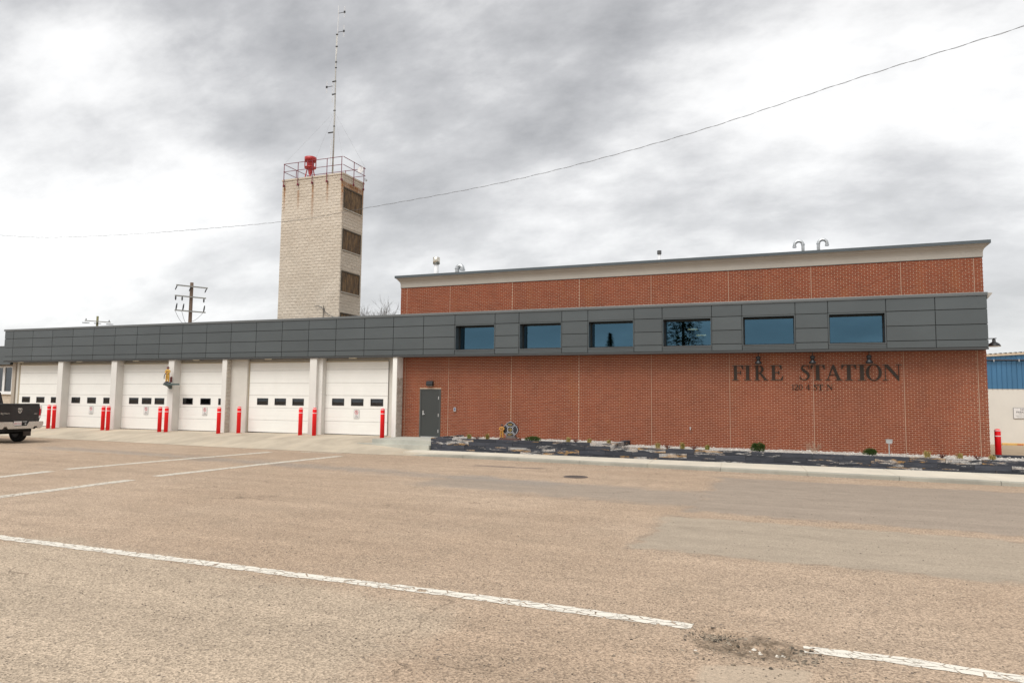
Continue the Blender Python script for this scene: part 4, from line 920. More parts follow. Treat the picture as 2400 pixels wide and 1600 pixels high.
# no-parking signs on the garage doors
SIGNW = plain('sign_white', (.72, .70, .68), .5, .05, 4); SIGNR = plain('sign_red', (.50, .03, .05), .5, .05); SIGNG = plain('sign_green_edge', (.14, .17, .13), .5, .1); SIGNK = plain('sign_black', (.03, .03, .03), .5, .05); ALU = plain('sign_alu', (.42, .43, .40), .5, .08)
def nosign(x0, x1, z0, z1, lb):
    y = 29.108; cx_, w_ = (x0+x1)/2, x1-x0; h_ = z1-z0
    V = empty('no_parking_sign', (cx_, y, z0), lb, 'sign', 'no parking signs on the garage doors')
    def rr(e, r=.03):
        a, b, c, d = x0+e, x1-e, z0+e, z1-e
        return arc(b-r, d-r, r, r, 0, 90, 4)+arc(a+r, d-r, r, r, 90, 180, 4)+arc(a+r, c+r, r, r, 180, 270, 4)+arc(b-r, c+r, r, r, 270, 360, 4)
    pl = obj('plate', MB().prism(rr(0), y-.004, y, 'y'), SIGNG, V)
    obj('face', MB().prism(rr(.013, .022), y-.006, y-.004, 'y'), SIGNW, V)
    cz = z1-.13; R_ = .098
    m = MB()
    for q in ring(cx_, cz, R_, R_, R_*.78, R_*.78, 0, 360, 24): m.prism(q, y-.0085, y-.006, 'y')
    d = R_*.8*.7071; t_ = .009
    m.prism([(cx_-d-t_, cz+d-t_), (cx_+d-t_, cz-d-t_), (cx_+d+t_, cz-d+t_), (cx_-d+t_, cz+d+t_)], y-.0095, y-.006, 'y')
    obj('ring', m, SIGNR, V)
    obj('letter', moved(text_mesh('P', .17, .001), cx_, y-.0075, cz-.058), SIGNK, V)
    obj('wording', moved(text_mesh('FIRE', .075, .001), cx_, y-.0075, z0+.115), SIGNK, V)
    obj('wording', moved(text_mesh('LANE', .075, .001), cx_, y-.0075, z0+.045), SIGNK, V)
nosign(-19.706, -19.406, 1.26, 1.687, 'no parking fire lane sign on the rightmost garage door')
nosign(-29.09, -28.77, 1.24, 1.668, 'no parking fire lane sign on the fourth garage door from the left')
nosign(-33.25, -32.93, 1.21, 1.64, 'no parking fire lane sign on the third garage door from the left')
nosign(-37.46, -37.14, 1.165, 1.60, 'no parking fire lane sign on the second garage door from the left')
nosign(-41.70, -41.38, 1.15, 1.58, 'no parking fire lane sign on the leftmost garage door behind the pickup')

# ------------------------------------------------------------------ planter
PY = 26.55; PX0, PX1 = -14.18, 16.0; PSTEP = -6.42
P = empty('planter', (-2, 27.5, .1), 'long low planter of dark mottled stone along the brick wall', 'planter')
obj('core', MB().box(PX0+.02, PSTEP-.02, PY+.02, PY+.24, -.02, .60).box(PSTEP-.02, PX1, PY+.02, PY+.24, -.02, .49).box(PSTEP-.26, PSTEP-.02, PY+.24, WY-.03, .1, .60).box(PX0+.02, PX0+.2, PY+.24, WY-.03, .1, .6), DARKM, P)
rows = [(.012, .20), (.20, .365), (.365, .522)]
def pst(a, b, c, d, y0=PY, y1=PY+.27):
    o = random.uniform(-.008, .006); obj('stone', MB().cbox(a+.004, b-.004, y0+o, y1, c+.002, d-.002, .006), STONE, P)
for r, (c, d) in enumerate(rows):
    x = PX0-(0, .52, .25)[r]
    while x < PX1:
        L = .99+random.uniform(-.05, .05); a, b = max(x, PX0), min(x+L, PX1)
        if b-a > .1: pst(a, b, c, d)
        x += L
x = PX0
while x < PSTEP:
    L = .97; b = min(x+L, PSTEP)
    if PSTEP-b < .3: b = PSTEP
    pst(x, b, .522, .638); x = b
m = MB(); 
for y in np.arange(PY+.28, WY-.1, .62): obj('stone', MB().box(PSTEP-.26, PSTEP+.002*random.random(), y, min(y+.612, WY-.02), .50, .638), STONE, P)
for y in np.arange(PY+.28, WY-.1, .62): obj('stone', MB().box(PX0-.002*random.random(), PX0+.25, y, min(y+.612, WY-.02), .48, .638), STONE, P)
for x in np.arange(BX1+.08, 15, .98): obj('stone', MB().box(x, x+.97, 29.0, 29.3, .05, .545), STONE, P)
# gravel bed
def bedz(x): return .575 if x < PSTEP-.2 else .468
m = MB().box(PX0+.22, PSTEP-.26, PY+.25, WY-.02, .3, .57).box(PSTEP, PX1, PY+.25, WY-.02, .2, .462)
bed = obj('planter_bed', m, PEBBLE, kind='structure')
m = MB()
for k in range(6500):
    x = random.uniform(PX0+.25, 9); 
    if PSTEP-.28 < x < PSTEP+.02: continue
    y = PY+.27+(WY-PY-.33)*random.random()**1.6
    if k < 2600: y = random.uniform(PY+.20, PY+.42)
    pebble(m, x, y, bedz(x)+(.02 if y < PY+.3 else .0)+random.uniform(-.012, .02), random.uniform(.018, .042), .7)
obj('pale_rocks', m, PEBBLE, label='pale crushed rock filling the stone planter', cat='gravel', kind='stuff')

# plants
def tuft(x, y, z, h, n, lean, mat, lb, grp='ornamental grass tufts in the planter'):
    m = MB()
    for k in range(n):
        a = random.random()*6.28; s = random.random()**.6*lean; hh = h*random.uniform(.6, 1.05); bx, by = x+random.gauss(0, .035), y+random.gauss(0, .035)
        tx, ty = math.cos(a)*s*hh, math.sin(a)*s*hh; wv = .006; px_, py_ = -math.sin(a)*wv, math.cos(a)*wv
        m.add([(bx-px_, by-py_, z), (bx+px_, by+py_, z), (bx+tx*.4+px_, by+ty*.4+py_, z+hh*.6), (bx+tx*.4-px_, by+ty*.4-py_, z+hh*.6), (bx+tx, by+ty, z+hh*random.uniform(.75, 1))], [(0, 1, 2, 3), (3, 2, 4)])
    return obj('grass_tuft', m, mat, None, lb, 'grass', grp)
GRN = leaf_mat('tuft_green', (.13, .155, .03), (.34, .29, .075)); STR = leaf_mat('tuft_straw', (.27, .22, .07), (.42, .32, .12)); GR2 = leaf_mat('tuft_olive', (.16, .15, .035), (.36, .26, .075))
for x, h, mt, lb in [(-12.82, .26, GRN, 'green grass tuft nearest the entrance steps'), (-12.0, .30, GR2, 'olive grass tuft just left of the emblem statue'), (-8.50, .26, STR, 'straw grass tuft right of the dark mound shrub'), (-7.64, .22, STR, 'straw grass tuft second right of the dark mound shrub'), (-6.86, .20, STR, 'small straw tuft at the planter step'),
    (-4.97, .27, STR, 'straw tuft first right of the planter step'), (-4.06, .31, GR2, 'tallest olive tuft in the lower planter'), (-3.15, .24, GRN, 'green tuft left of the bushy shrub under FIRE'), (3.93, .30, STR, 'straw tuft right of the small utility post'), (4.85, .24, STR, 'straw tuft near the right end of the brick wall'), (5.76, .22, STR, 'straw tuft at the brick corner')]:
    tuft(x, 27.4, bedz(x), h, 130, .55, mt, lb)
DRY = leaf_mat('dry_maroon', (.10, .035, .028), (.20, .085, .06))
def dryplant(x, h, lb):
    m = MB()
    for k in range(42):
        a = random.random()*6.28; s = random.uniform(.3, 1.1); e_ = Vector((x+math.cos(a)*h*s, 27.4+math.sin(a)*h*s, bedz(x)+h*random.uniform(.3, 1))); b_ = Vector((x, 27.4, bedz(x)))
        mid = (b_+e_)/2+Vector((0, 0, h*.15)); m.tube([b_, mid, e_], [.005, .004, .002], 3, False)
        for q in range(3):
            c = mid+(e_-mid)*random.random(); r = .018; n_ = Vector((random.gauss(0, 1), random.gauss(0, 1), random.gauss(0, 1))).normalized(); o_ = n_.orthogonal().normalized()
            m.add([c-o_*r, c+n_.cross(o_)*r*.5, c+o_*r, c-n_.cross(o_)*r*.5], [(0, 1, 2, 3)])
    obj('dry_perennial', m, DRY, None, lb, 'plant', 'withered maroon perennials in the planter')
for x, lb in [(-8.2, 'withered maroon plant between straw tufts on the upper bed'), (-4.62, 'withered maroon plant left of the tallest olive tuft'), (-3.65, 'withered maroon plant right of the tallest olive tuft'), (-12.45, 'withered maroon plant between the two leftmost tufts'), (4.35, 'withered maroon plant between the two right straw tufts'), (5.35, 'withered maroon plant near the brick corner')]: dryplant(x, .17, lb)
def shrub(x, y, z, rx, rz, lb, lobes):
    V = empty('evergreen_shrub', (x, y, z), lb, 'shrub', 'evergreen shrubs in the planter'); m = MB()
    for (ox, oz, r) in lobes:
        for k in range(520):
            n_ = Vector((random.gauss(0, 1), random.gauss(0, 1), random.gauss(0, 1))).normalized(); rad = r*random.uniform(.55, 1.05)
            c = Vector((x+ox*rx, y, z+oz*rz))+Vector((n_.x*rad*rx, n_.y*rad*rx, n_.z*rad*rz))
            if c.z < z: continue
            d = (n_+Vector((random.gauss(0, .5), random.gauss(0, .5), random.gauss(.4, .5)))).normalized(); o_ = d.orthogonal().normalized(); o_.rotate(Matrix.Rotation(random.random()*6.28, 3, d)); s = .032
            m.add([c-o_*s*.22, c+o_*s*.22, c+d*s*1.4], [(0, 1, 2)])
    obj('foliage', m, EVG, V); obj('stem', MB().tube([(x, y, z-.05), (x, y, z+rz*.8)], .02, 6), FRW, V)
EVG = leaf_mat('evergreen', (.018, .045, .008), (.065, .115, .020))
shrub(-10.06, 27.6, .58, .30, .13, 'low dark mound shrub right of the emblem statue', [(-.55, .5, .6), (0, .6, .75), (.5, .5, .6), (.2, .7, .7)])
shrub(-1.40, 27.6, .47, .22, .19, 'bushy evergreen shrub below the word FIRE', [(-.6, .55, .55), (.0, .6, .6), (.5, .6, .6), (.3, 1.2, .5), (-.5, 1.15, .4), (.7, 1.0, .4)])
shrub(2.23, 27.6, .47, .21, .15, 'round evergreen shrub left of the small utility post', [(-.4, .6, .65), (.3, .6, .7), (0, 1.0, .7), (.5, .9, .5)])
def twigs(m, p, d, L, r, dep, mx, n=5):
    if dep > mx: return
    e_ = p+d*L; mid = (p+e_)/2+Vector((random.gauss(0, .05*L), random.gauss(0, .05*L), random.gauss(0, .04*L)))
    m.tube([p, mid, e_], [r, r*.85, r*.65], n if dep < 2 else 3, False)
    for k in range(random.choice((2, 3, 3)) if dep < mx else 0):
        nd = (d+Vector((random.gauss(0, .42), random.gauss(0, .42), random.gauss(.12, .3)))).normalized(); twigs(m, p+(e_-p)*random.uniform(.55, 1), nd, L*random.uniform(.62, .85), r*.62, dep+1, mx, n)
m = MB()
for k in range(9): twigs(m, Vector((.48, 27.5, .45)), Vector((random.gauss(0, .4), random.gauss(0, .3), 1)).normalized(), .24, .006, 0, 2)
obj('bare_shrub', m, plain('pale_twig', (.33, .25, .18), .9, .2, 9), None, 'leafless pale twig shrub in front of the address', 'shrub')
V = empty('utility_post', (2.83, 27.6, .45), 'small grey metal post with cap box in the planter', 'post')
obj('post', MB().tube([(2.83, 27.6, .40), (2.83, 27.6, .92)], .022, 8), GALV, V); obj('box', MB().prism([(2.76, .90), (2.90, .90), (2.925, .93), (2.925, 1.025), (2.735, 1.025), (2.735, .93)], 27.52, 27.68, 'y'), GALV, V)
obj('box_lid', MB().box(2.725, 2.935, 27.51, 27.69, 1.025, 1.04), GALV, V)

# ------------------------------------------------------------------ figures: skinned body grown from a joint graph
def skin_body(name, verts, edges, rad, mat, parent, S_, org, sub=2):
    me = bpy.data.meshes.new(name); me.from_pydata([(org[0]+x*S_, org[1]+y*S_, org[2]+z*S_) for x, y, z in verts], edges, [])
    o = bpy.data.objects.new(name, me); COL.objects.link(o)
    md = o.modifiers.new('s', 'SKIN'); sv = me.skin_vertices[0].data
    for i, r in enumerate(rad): sv[i].radius = (r[0]*S_, r[1]*S_) if isinstance(r, tuple) else (r*S_, r*S_)
    sv[0].use_root = True
    o.modifiers.new('u', 'SUBSURF').levels = sub
    bpy.context.view_layer.update(); nm = bpy.data.meshes.new_from_object(o.evaluated_get(bpy.context.evaluated_depsgraph_get()))
    bpy.data.objects.remove(o); m = MB(); m.v = [tuple(v.co) for v in nm.vertices]; m.f = [tuple(p.vertices) for p in nm.polygons]
    return obj(name, m, mat, parent, smooth=True)
def firefighter(V, org, S_, coat, helmet, par_face=-1):
    # unit-height figure facing -y, forearms brought together at the waist
    v = [(0, 0, .50), (0, 0, .60), (0, 0, .72), (0, 0, .80), (0, 0, .845), (.10, 0, .79), (.145, -.01, .66), (.06, -.11, .58), (-.10, 0, .79), (-.145, -.01, .66), (-.05, -.11, .60), (.06, 0, .47), (.068, -.01, .27), (.075, 0, .07), (.08, -.06, .03), (-.06, 0, .47), (-.068, -.01, .27), (-.075, 0, .07), (-.08, -.06, .03)]
    v = [(a*1.3, b, c) for a, b, c in v]
    e = [(0, 1), (1, 2), (2, 3), (3, 4), (3, 5), (5, 6), (6, 7), (3, 8), (8, 9), (9, 10), (0, 11), (11, 12), (12, 13), (13, 14), (0, 15), (15, 16), (16, 17), (17, 18)]
    r = [(.095, .07), (.10, .075), (.105, .075), .06, .035, .055, .05, .04, .055, .05, .04, .068, .055, .05, .04, .068, .055, .05, .04]
    skin_body('body', v, e, [(q[0]*1.15, q[1]*1.15) if isinstance(q, tuple) else q*1.15 for q in r], coat, V, S_, org)
    c = (org[0], org[1], org[2]+.91*S_)
    SK = bpy.data.materials.get('painted_skin') or plain('painted_skin', (.42, .22, .15), .6, .08, 9)
    obj('head', MB().lathe(c, [(.01*S_, -.075*S_), (.045*S_, -.06*S_), (.062*S_, -.01*S_), (.062*S_, .03*S_), (.04*S_, .06*S_)], 14).prism([(c[0]-.012*S_, c[2]-.02*S_), (c[0]+.012*S_, c[2]-.02*S_), (c[0], c[2]+.02*S_)], c[1]-.08*S_, c[1]-.05*S_, 'y'), SK, V, smooth=True)
    obj('helmet', MB().lathe((c[0], c[1]+.01*S_, c[2]+.025*S_), [(.11*S_, -.012*S_), (.115*S_, 0), (.075*S_, .012*S_), (.07*S_, .05*S_), (.04*S_, .085*S_), (.008*S_, .098*S_)], 18).prism([(c[0]-.025*S_, c[2]+.04*S_), (c[0]+.025*S_, c[2]+.04*S_), (c[0], c[2]+.115*S_)], c[1]-.085*S_, c[1]-.07*S_, 'y'), helmet, V, smooth=True)
    BT = bpy.data.materials.get('painted_boot') or plain('painted_boot', (.05, .04, .04), .6, .1)
    for s in (-1, 1):
        obj('boot', MB().lathe((org[0]+s*.077*S_, org[1]-.03*S_, org[2]), [(.055*S_, 0), (.06*S_, .02*S_), (.05*S_, .06*S_), (.01*S_, .075*S_)], 10), BT, V, smooth=True)
    for s in (-1, 1):
        obj('hand', MB().lathe((org[0]+s*.025*S_, org[1]-.135*S_, org[2]+.59*S_), [(.008*S_, -.03*S_), (.03*S_, -.015*S_), (.032*S_, .012*S_), (.01*S_, .03*S_)], 8), SK, V, smooth=True)
    obj('coat_band', MB().lathe((org[0], org[1], org[2]+.695*S_), [(.10*S_, 0), (.112*S_, .002*S_), (.112*S_, .022*S_), (.10*S_, .024*S_)], 16), BT, V)
YC = plain('yellow_coat', (.58, .33, .055), .55, .15, 12); OC = plain('ochre_coat', (.42, .20, .035), .6, .18, 12); HR = plain('maroon_helmet', (.11, .022, .02), .4, .1); HK = plain('dark_helmet', (.02, .018, .022), .4, .1)
SHG = plain('shelf_green', (.075, .105, .10), .6, .08)
V = empty('wall_shelf', (-30.9, 28.4, 2.78), 'dark green diamond shelf on the third pilaster', 'shelf')
obj('board', MB().prism([(-31.2, 28.42), (-30.86, 28.20), (-30.02, 28.40), (-30.60, 28.655)], 2.80, 2.885, 'z'), SHG, V)
obj('bracket', MB().prism([(28.30, 2.80), (28.655, 2.80), (28.655, 2.60), (28.52, 2.72)], -31.0, -30.82, 'x'), SHG, V)
V = empty('firefighter_figurine', (-30.82, 28.32, 2.885), 'painted figurine of a firefighter in yellow coat and maroon helmet on the shelf', 'figurine')
obj('plinth', MB().lathe((-30.82, 28.36, 2.885), [(.18, 0), (.17, .04), (.14, .06)], 12), plain('plinth_grey', (.06, .065, .07), .7, .1), V)
firefighter(V, (-30.82, 28.35, 2.945), .80, YC, HR)
obj('hose', MB().tube([(-30.80, 28.25, 3.43), (-30.88, 28.22, 3.36), (-30.95, 28.25, 3.25), (-30.97, 28.27, 3.12)], .018, 6), BLACK, V)
obj('hydrant', MB().lathe((-30.64, 28.42, 2.945), [(.07, 0), (.065, .05), (.055, .20), (.07, .22), (.05, .28), (.01, .31)], 12), HR, V, smooth=True)

ES = empty('emblem_statue', (-11.1, 27.55, .58), 'black maltese cross emblem statue with firefighter in ochre coat in the planter', 'statue')
obj('base', MB().prism([(-11.52, .575), (-10.62, .575), (-10.66, .655), (-11.46, .655)], 27.36, 27.78, 'y'), plain('brown_base', (.10, .045, .035), .8, .25, 8), ES)
obj('plinth', MB().prism([(-11.25, .655), (-10.78, .655), (-10.86, .76), (-11.18, .76)], 27.48, 27.74, 'y'), plain('stone_plinth', (.13, .11, .10), .85, .25, 9), ES)
ec = (-11.03, 1.01); EB = plain('emblem_black', (.02, .021, .026), .5, .2, 9); EW = plain('emblem_silver', (.50, .50, .52), .5, .1); EGd = plain('emblem_gold', (.45, .32, .10), .45, .15, 9)
def cross(s):
    out = []
    for k in range(4):
        a0 = math.radians(90-90*k)
        for da, r in ((42, .95), (36, 1.02), (18, 1.05), (0, 1.14), (-18, 1.05), (-36, 1.02), (-42, .95)):
            a = a0+math.radians(da); out.append((ec[0]+math.cos(a)*r*s, ec[1]+math.sin(a)*r*s*1.0))
    return out
obj('shield', MB().prism(cross(.30)[::-1], 27.52, 27.64, 'y'), EB, ES)
c1, c2 = cross(.30), cross(.287)
m = MB()
for i in range(len(c1)): m.prism([c1[i], c1[(i+1) % len(c1)], c2[(i+1) % len(c1)], c2[i]][::-1], 27.508, 27.521, 'y')
for k in range(4):
    a = math.radians(45+90*k)
    for o_ in (-.022, .022):
        n_ = (-math.sin(a)*o_, math.cos(a)*o_); t_ = (-math.sin(a)*.006, math.cos(a)*.006); p0 = (ec[0]+math.cos(a)*.125+n_[0], ec[1]+math.sin(a)*.125+n_[1]); p1 = (ec[0]+math.cos(a)*.27+n_[0], ec[1]+math.sin(a)*.27+n_[1])
        m.prism([(p0[0]-t_[0], p0[1]-t_[1]), (p1[0]-t_[0], p1[1]-t_[1]), (p1[0]+t_[0], p1[1]+t_[1]), (p0[0]+t_[0], p0[1]+t_[1])], 27.507, 27.521, 'y')
for q in ring(ec[0], ec[1], .13, .13, .115, .115, 0, 360, 22): m.prism(q, 27.506, 27.521, 'y')
obj('edging', m, EW, ES)
obj('wording', moved(text_mesh('FIRE', .10, .004), ec[0], 27.514, ec[1]+.175), EGd, ES); obj('wording', moved(text_mesh('DEPT', .09, .004), ec[0], 27.514, ec[1]-.225), EGd, ES)
m = MB().box(ec[0]-.01, ec[0]+.012, 27.505, 27.521, ec[1]-.02, ec[1]+.08).prism([(ec[0]-.03, ec[1]-.09), (ec[0]+.035, ec[1]-.09), (ec[0]+.005, ec[1]-.04)], 27.505, 27.521, 'y').box(ec[0]-.075, ec[0]-.04, 27.505, 27.521, ec[1]-.02, ec[1]+.02).prism([(ec[0]+.03, ec[1]-.03), (ec[0]+.08, ec[1]-.01), (ec[0]+.07, ec[1]+.03), (ec[0]+.03, ec[1]+.01)], 27.505, 27.521, 'y')
obj('centre_device', m, EGd, ES)
firefighter(ES, (-11.38, 27.46, .655), .56, OC, HK)

# ------------------------------------------------------------------ pickup (faces -x, tail towards +x)
TR = empty('pickup_truck', (-36, 22.27, 0), 'dark grey pickup truck with chrome bumper on the road at the left edge', 'pickup truck')
CAR = NT('car_paint'); CAR.set(col=(.014, .012, .014), rough=.35, metal=0., spec=.4, coat=.25); CAR = CAR.m
CHR = plain('chrome', (.55, .54, .52), .25, .05, 5, metal=.85); TYRE = plain('tyre_rubber', (.012, .012, .012), .9, .2, 20); LENS = plain('red_lens', (.45, .01, .02), .2, .05); WLENS = plain('white_lens', (.7, .62, .6), .2, .03); UNDER = plain('underbody', (.010, .010, .010), .9, .2)
cyT, xr, hw = 22.27, -33.1, .98
Pq = lambda y, z: (cyT+y, z)
sec = [(-hw+.04, .98), (-hw, 1.12), (-hw, 1.52), (-hw+.05, 1.74), (-hw+.12, 1.78), (hw-.12, 1.78), (hw-.05, 1.74), (hw, 1.52), (hw, 1.12), (hw-.04, .98)]
body = obj('bed', MB().prism([Pq(*q) for q in sec], xr-2.58, xr-.035, 'x'), CAR, TR)
tgs = [(-hw+.10, 1.0), (-hw+.07, 1.15), (-hw+.07, 1.60), (-hw+.12, 1.74), (hw-.12, 1.74), (hw-.07, 1.60), (hw-.07, 1.15), (hw-.10, 1.0)]
tg = obj('tailgate', MB().prism([Pq(*q) for q in tgs], xr-.034, xr-.008, 'x').prism([(cyT-hw+.12, 1.30), (cyT+hw-.12, 1.30), (cyT+hw-.12, 1.68), (cyT-hw+.12, 1.68)], xr-.01, xr, 'x'), CAR, TR)
obj('tailgate_lip', MB().prism([(xr-.10, 1.735), (xr+.018, 1.745), (xr+.012, 1.785), (xr-.10, 1.80)], cyT-hw+.08, cyT+hw-.08, 'y'), CAR, TR)
sh = [(-.10, .10), (-.06, .125), (0, .12), (.06, .125), (.10, .10), (.085, -.02), (.05, -.09), (0, -.125), (-.05, -.09), (-.085, -.02)]
e1 = obj('emblem', MB().prism([(cyT+a, 1.475+b) for a, b in sh], xr, xr+.012, 'x'), CHR, TR)
m = MB()
for s in (-1, 1): m.tube([(xr+.016, cyT+s*.015, 1.40), (xr+.016, cyT+s*.025, 1.50), (xr+.016, cyT+s*.055, 1.55), (xr+.016, cyT+s*.07, 1.50), (xr+.016, cyT+s*.05, 1.47)], .011, 5)
obj('emblem_relief', m, SIGNK, e1)
def truck_text(txt, size, y, z, mat, nm='badge'):
    mb_ = text_mesh(txt, size, .004); q = MB(); q.f = mb_.f; q.v = [(xr+.006-p[1], cyT+y+p[0], z+p[2]) for p in mb_.v]; q.f = [f[::-1] for f in q.f]; obj(nm, q, mat, TR)
truck_text('4X4', .085, .74, 1.30, CHR); truck_text('Big Horn', .11, -.66, 1.32, CHR)
for s in (-1, 1):
    tl = obj('tail_light', MB().prism([(cyT+s*(hw-.075), 1.25), (cyT+s*(hw+.012), 1.25), (cyT+s*(hw+.012), 1.55), (cyT+s*(hw-.055), 1.57)], xr-.16, xr+.004, 'x'), LENS, TR)
    obj('reverse_lens', MB().prism([(cyT+s*(hw-.085), 1.13), (cyT+s*(hw+.008), 1.13), (cyT+s*(hw+.010), 1.245), (cyT+s*(hw-.075), 1.245)], xr-.16, xr+.002, 'x'), WLENS, tl)
bo = [(-1.04, .98), (-.38, .98), (-.27, .79), (.27, .79), (.38, .98), (1.04, .98), (1.05, .86), (.98, .70), (.88, .655), (.80, .67), (.74, .76), (.62, .76), (.56, .66), (-.56, .66), (-.62, .76), (-.74, .76), (-.80, .67), (-.88, .655), (-.98, .70), (-1.05, .86)]
m = MB(); m.prism([(cyT+a, b) for a, b in bo], xr-.03, xr+.13, 'x'); bp_ = obj('bumper', m, CHR, TR)
obj('step_pad', MB().box(xr-.03, xr+.09, cyT-.36, cyT+.36, .80, .97), BLACK, TR)
pl = obj('licence_plate', MB().box(xr+.09, xr+.10, cyT-.30, cyT+.05, .815, 1.0), SIGNW, TR)
mb_ = text_mesh('BFK C154', .075, .002); q = MB(); q.f = [f[::-1] for f in mb_.f]; q.v = [(xr+.103-p[1], cyT-.125+p[0], .87+p[2]) for p in mb_.v]; obj('plate_characters', q, SIGNR, pl)
obj('hitch', MB().box(xr-.05, xr+.10, cyT+.20, cyT+.26, .84, .90), GALV, TR)
for s in (-1, 1): obj('exhaust_tip', MB().tube([(xr-.3, cyT+s*.68, .70), (xr+.06, cyT+s*.68, .69)], .06, 12), BLACK, TR)
obj('chassis', MB().box(xr-5.7, xr-.05, cyT-.62, cyT+.62, .52, .95).box(xr-1.36, xr-1.16, cyT-.8, cyT+.8, .38, .50), UNDER, TR)
cab = obj('cab', MB().prism([(cyT-.97, .72), (cyT-.98, 1.3), (cyT-.95, 1.74), (cyT-.80, 2.28), (cyT-.70, 2.36), (cyT+.70, 2.36), (cyT+.80, 2.28), (cyT+.95, 1.74), (cyT+.98, 1.3), (cyT+.97, .72)], xr-4.2, xr-2.62, 'x'), CAR, TR)
obj('hood', MB().prism([(xr-4.2, .72), (xr-4.2, 1.74), (xr-4.9, 1.70), (xr-5.75, 1.60), (xr-5.95, 1.2), (xr-5.9, .72)], cyT-.95, cyT+.95, 'y'), CAR, TR)
obj('rear_window', MB().prism([(cyT-.72, 1.84), (cyT+.72, 1.84), (cyT+.62, 2.20), (cyT-.62, 2.20)], xr-2.63, xr-2.605, 'x'), GLASSBLK, cab)
for dx_ in (-1.26, -5.0):
    for s in (-1, 1):
        wx, wy = xr+dx_, cyT+s*.83; R_ = .46
        wh = obj('wheel', MB().lathe((wx, wy, R_), [(.25, -.13), (.27, -.14), (.27, .14), (.25, .13)], 24, 'y'), BLACK, TR)
        obj('tyre', MB().lathe((wx, wy, R_), [(.26, -.12), (.38, -.155), (.44, -.145), (R_, -.10), (R_, .10), (.44, .145), (.38, .155), (.26, .12)], 32, 'y'), TYRE, wh, smooth=True)
        obj('rim', MB().lathe((wx, wy+s*.10, R_), [(.26, .03), (.2, -.01), (.09, .0), (.08, .035), (.01, .04)], 20, 'y'), GALV, wh)
        if dx_ > -2: obj('mud_flap', MB().box(wx+.60, wx+.615, wy-.17, wy+.19, .28, .66), plain('flap', (.09, .075, .065), .8, .3, 9) if s < 0 else bpy.data.materials['flap'], TR)

# ------------------------------------------------------------------ neighbours
N = empty('blue_shed', (20, 50, .1), 'shed with white block wall below blue ribbed cladding at the right edge', 'shed')
obj('lower_wall', MB().box(7.5, 30, 48.0, 48.3, -.2, 3.25), plain('white_block_wall', (.66, .63, .57), .85, .05, .8, bump=.15, bs=8), N)
def rake(x): return 5.03+(x-10.03)*.055
x = 7.6; CB = metalpanel_mat('blue_cladding', (.065, .185, .33))
while x < 22:
    b = x+.2415; z1, z2 = rake(x)-.01, rake(b)-.01
    m = MB().add([(x, 47.985, 3.19), (b-.035, 47.985, 3.19), (b-.025, 47.945, 3.19), (b-.005, 47.945, 3.19), (b, 47.985, 3.19), (x, 47.985, z1), (b-.035, 47.985, z2), (b-.025, 47.945, z2), (b-.005, 47.945, z2), (b, 47.985, z2)], [(0, 1, 6, 5), (1, 2, 7, 6), (2, 3, 8, 7), (3, 4, 9, 8)])
    m.add([(x, 47.999, 3.19), (b, 47.999, 3.19), (b, 47.999, z2), (x, 47.999, z1)], [(3, 2, 1, 0)])
    obj('cladding_sheet', m, CB, N); x = b
obj('rake_trim', MB().prism([(7.5, rake(7.5)-.01), (22, rake(22)-.01), (22, rake(22)+.12), (7.5, rake(7.5)+.12)], 47.88, 48.3, 'y'), plain('cream_trim', (.55, .45, .33), .6, .05), N)
m = MB(); x = 7.5
while x < 22: m.box(x, x+.10, 47.86, 48.3, rake(x)+.12, rake(x)+.155); x += .2415
obj('roof_ribs', m, DARKM, N)
obj('roof', MB().prism([(7.5, rake(7.5)+.10), (22, rake(22)+.10), (22, rake(22)+.13), (7.5, rake(7.5)+.13)], 47.95, 60, 'y'), FLASH, N)
obj('pipe', MB().tube([(7.5, 47.86, 4.83), (22, 47.86, 4.72)], .055, 8), plain('navy_pipe', (.015, .02, .035), .5, .1), N)
for xx in (10.3, 11.5): obj('pipe_bracket', MB().box(xx, xx+.05, 47.80, 47.98, 4.72, 4.86), GALV, N)
V = empty('parking_sign', (11.63, 47.98, 1.54), 'white NO PARKING notice on the shed wall', 'sign')
obj('plate', MB().box(11.18, 12.08, 47.97, 47.985, 1.53, 2.14), SIGNK, V); obj('face', MB().box(11.195, 12.065, 47.962, 47.97, 1.545, 2.125), SIGNW, V)
for t_, s_, zz in (('NO', .15, 1.99), ('PARKING', .15, 1.845), ('FIRE HALL', .085, 1.75), ('PERSONNEL ONLY', .085, 1.655), ('VIOLATORS TOWED', .06, 1.575)): obj('wording', moved(text_mesh(t_, s_, .001), 11.63, 47.958, zz), SIGNK if s_ > .1 else ALU, V)
V = empty('wheel_stop', (12, 47.4, .06), 'yellow wheel stop lettered FIRE DEPT at the shed wall', 'wheel stop')
obj('beam', MB().prism([(47.3, .03), (47.32, .15), (47.36, .19), (47.44, .19), (47.48, .15), (47.5, .03)], 10.45, 13.3, 'x'), plain('yellow_wheel_stop', (.55, .33, .10), .8, .2, 4), V)
obj('wording', moved(text_mesh('FIRE DEPT', .15, .002), 11.48, 47.296, .055), SIGNR, V)

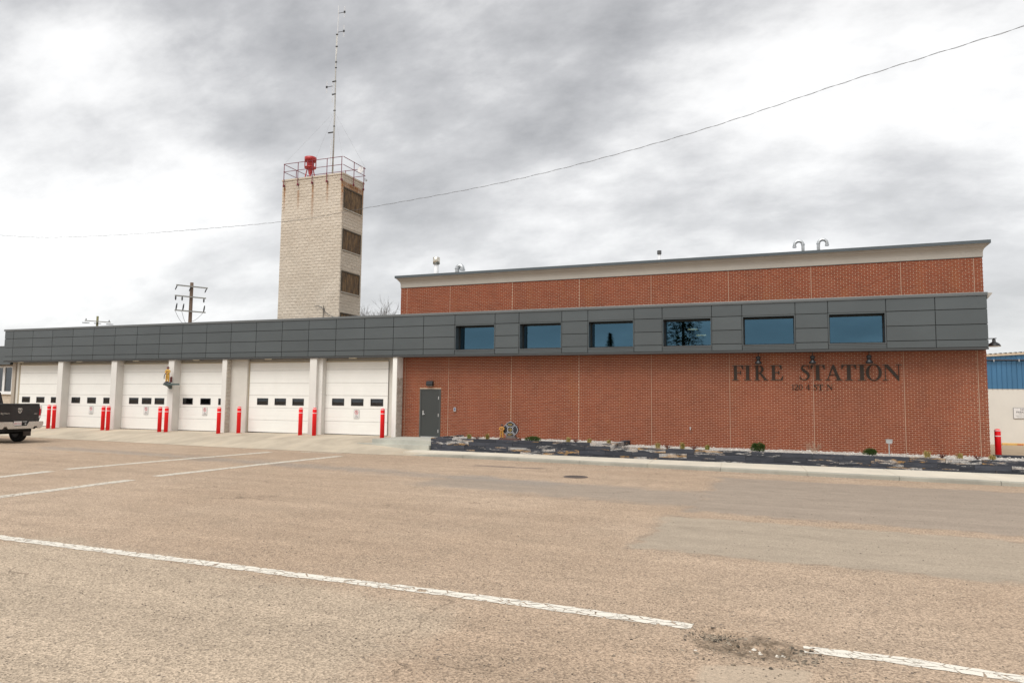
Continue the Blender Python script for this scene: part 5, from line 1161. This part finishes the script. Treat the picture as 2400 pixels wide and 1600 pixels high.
N = empty('neighbour_building', (-50, 33, .4), 'cream block building with white window left of the garage', 'building')
CRM = plain('cream_block', (.56, .47, .37), .9, .1, 1.2, bump=.5, bs=16)
obj('wall', MB().box(-62, -44.30, 29.6, 30, .2, 2.3).box(-62, -44.30, 29.6, 30, 3.95, 5.0).box(-44.72, -44.30, 29.6, 30, 2.3, 3.95).box(-62, -47.5, 29.6, 30, 2.3, 3.95), CRM, N)
obj('fascia', MB().box(-62, -44.34, 29.05, 29.5, 4.02, 5.10), PANEL, N); obj('fascia_cap', MB().box(-62, -44.33, 29.02, 29.55, 5.10, 5.15), FLASH, N)
z = .4; k = 0
while z < 2.25:
    x = -48-(.2 if k % 2 else 0)
    while x < -44.35: obj('block', MB().cbox(x+.005, min(x+.395, -44.31), 29.585, 29.6, z+.005, z+.19, .006), CRM, N); x += .4
    z += .195; k += 1
W_ = obj('window', MB().box(-47.5, -44.72, 29.52, 29.62, 2.28, 2.40).box(-47.5, -44.72, 29.52, 29.6, 3.86, 3.95).box(-44.85, -44.75, 29.53, 29.6, 2.40, 3.86).box(-45.68, -45.48, 29.53, 29.6, 2.40, 3.86), plain('white_frame', (.72, .71, .69), .5, .03), N)
obj('pane', MB().box(-45.48, -44.85, 29.575, 29.585, 2.40, 3.86), GLASSBLK, W_); obj('pane', MB().box(-47.5, -45.68, 29.575, 29.585, 2.40, 3.86), GLASSBLK, W_)
obj('sill', MB().box(-47.5, -44.70, 29.48, 29.60, 2.22, 2.28), bpy.data.materials['white_frame'], W_)

# ------------------------------------------------------------------ trees
V = empty('bare_tree', (-38.4, 60, 0), 'leafless tree top showing between tower and brick hall', 'tree')
m = MB(); trunk = MB().tube([(-38.4, 60, 0), (-38.3, 60, 3), (-38.5, 60, 5.2)], [.3, .24, .2], 8)
for k in range(11):
    a = k*.571*2; twigs(m, Vector((-38.45, 60, 4.2+.12*k)), Vector((math.cos(a)*.5, math.sin(a)*.4, 1)).normalized(), 2.5, .07, 0, 5, 4)
obj('trunk', trunk, FRW, V); obj('crown', m, plain('bark_twig', (.085, .072, .06), .9, .2), V)
# spruces across the street, mirrored in the upper windows
def spruce(x, y, h, r, lb, n):
    V = empty('spruce_tree', (x, y, 0), lb, 'tree', 'spruces across the street'); m = MB()
    obj('trunk', MB().tube([(x, y, 0), (x, y, h*.97)], [.3, .03], 8), FRW, V)
    for k in range(n):
        t = random.random()**.8; z = 1.2+(h-1.2)*t; R_ = r*(1-t)**.85*random.uniform(.3, 1.05)*(1 if int(z*1.6) % 2 else .82); a = random.random()*6.28
        c = Vector((x+R_*math.cos(a), y+R_*math.sin(a), z-.18*R_)); d = Vector((math.cos(a), math.sin(a), random.uniform(-.5, .3))).normalized(); o_ = d.cross(Vector((0, 0, 1))).normalized(); s = random.uniform(.25, .5)
        m.add([c-o_*s*.35, c+o_*s*.35, c+d*s], [(0, 1, 2)])
    obj('crown', m, EVG, V)
spruce(-11.4, -20, 17, 4.2, 'big dark spruce mirrored in the fourth upper window', 7000)
spruce(-24.4, -40, 11.8, 2.6, 'small spruce tip mirrored in the third upper window', 2600)
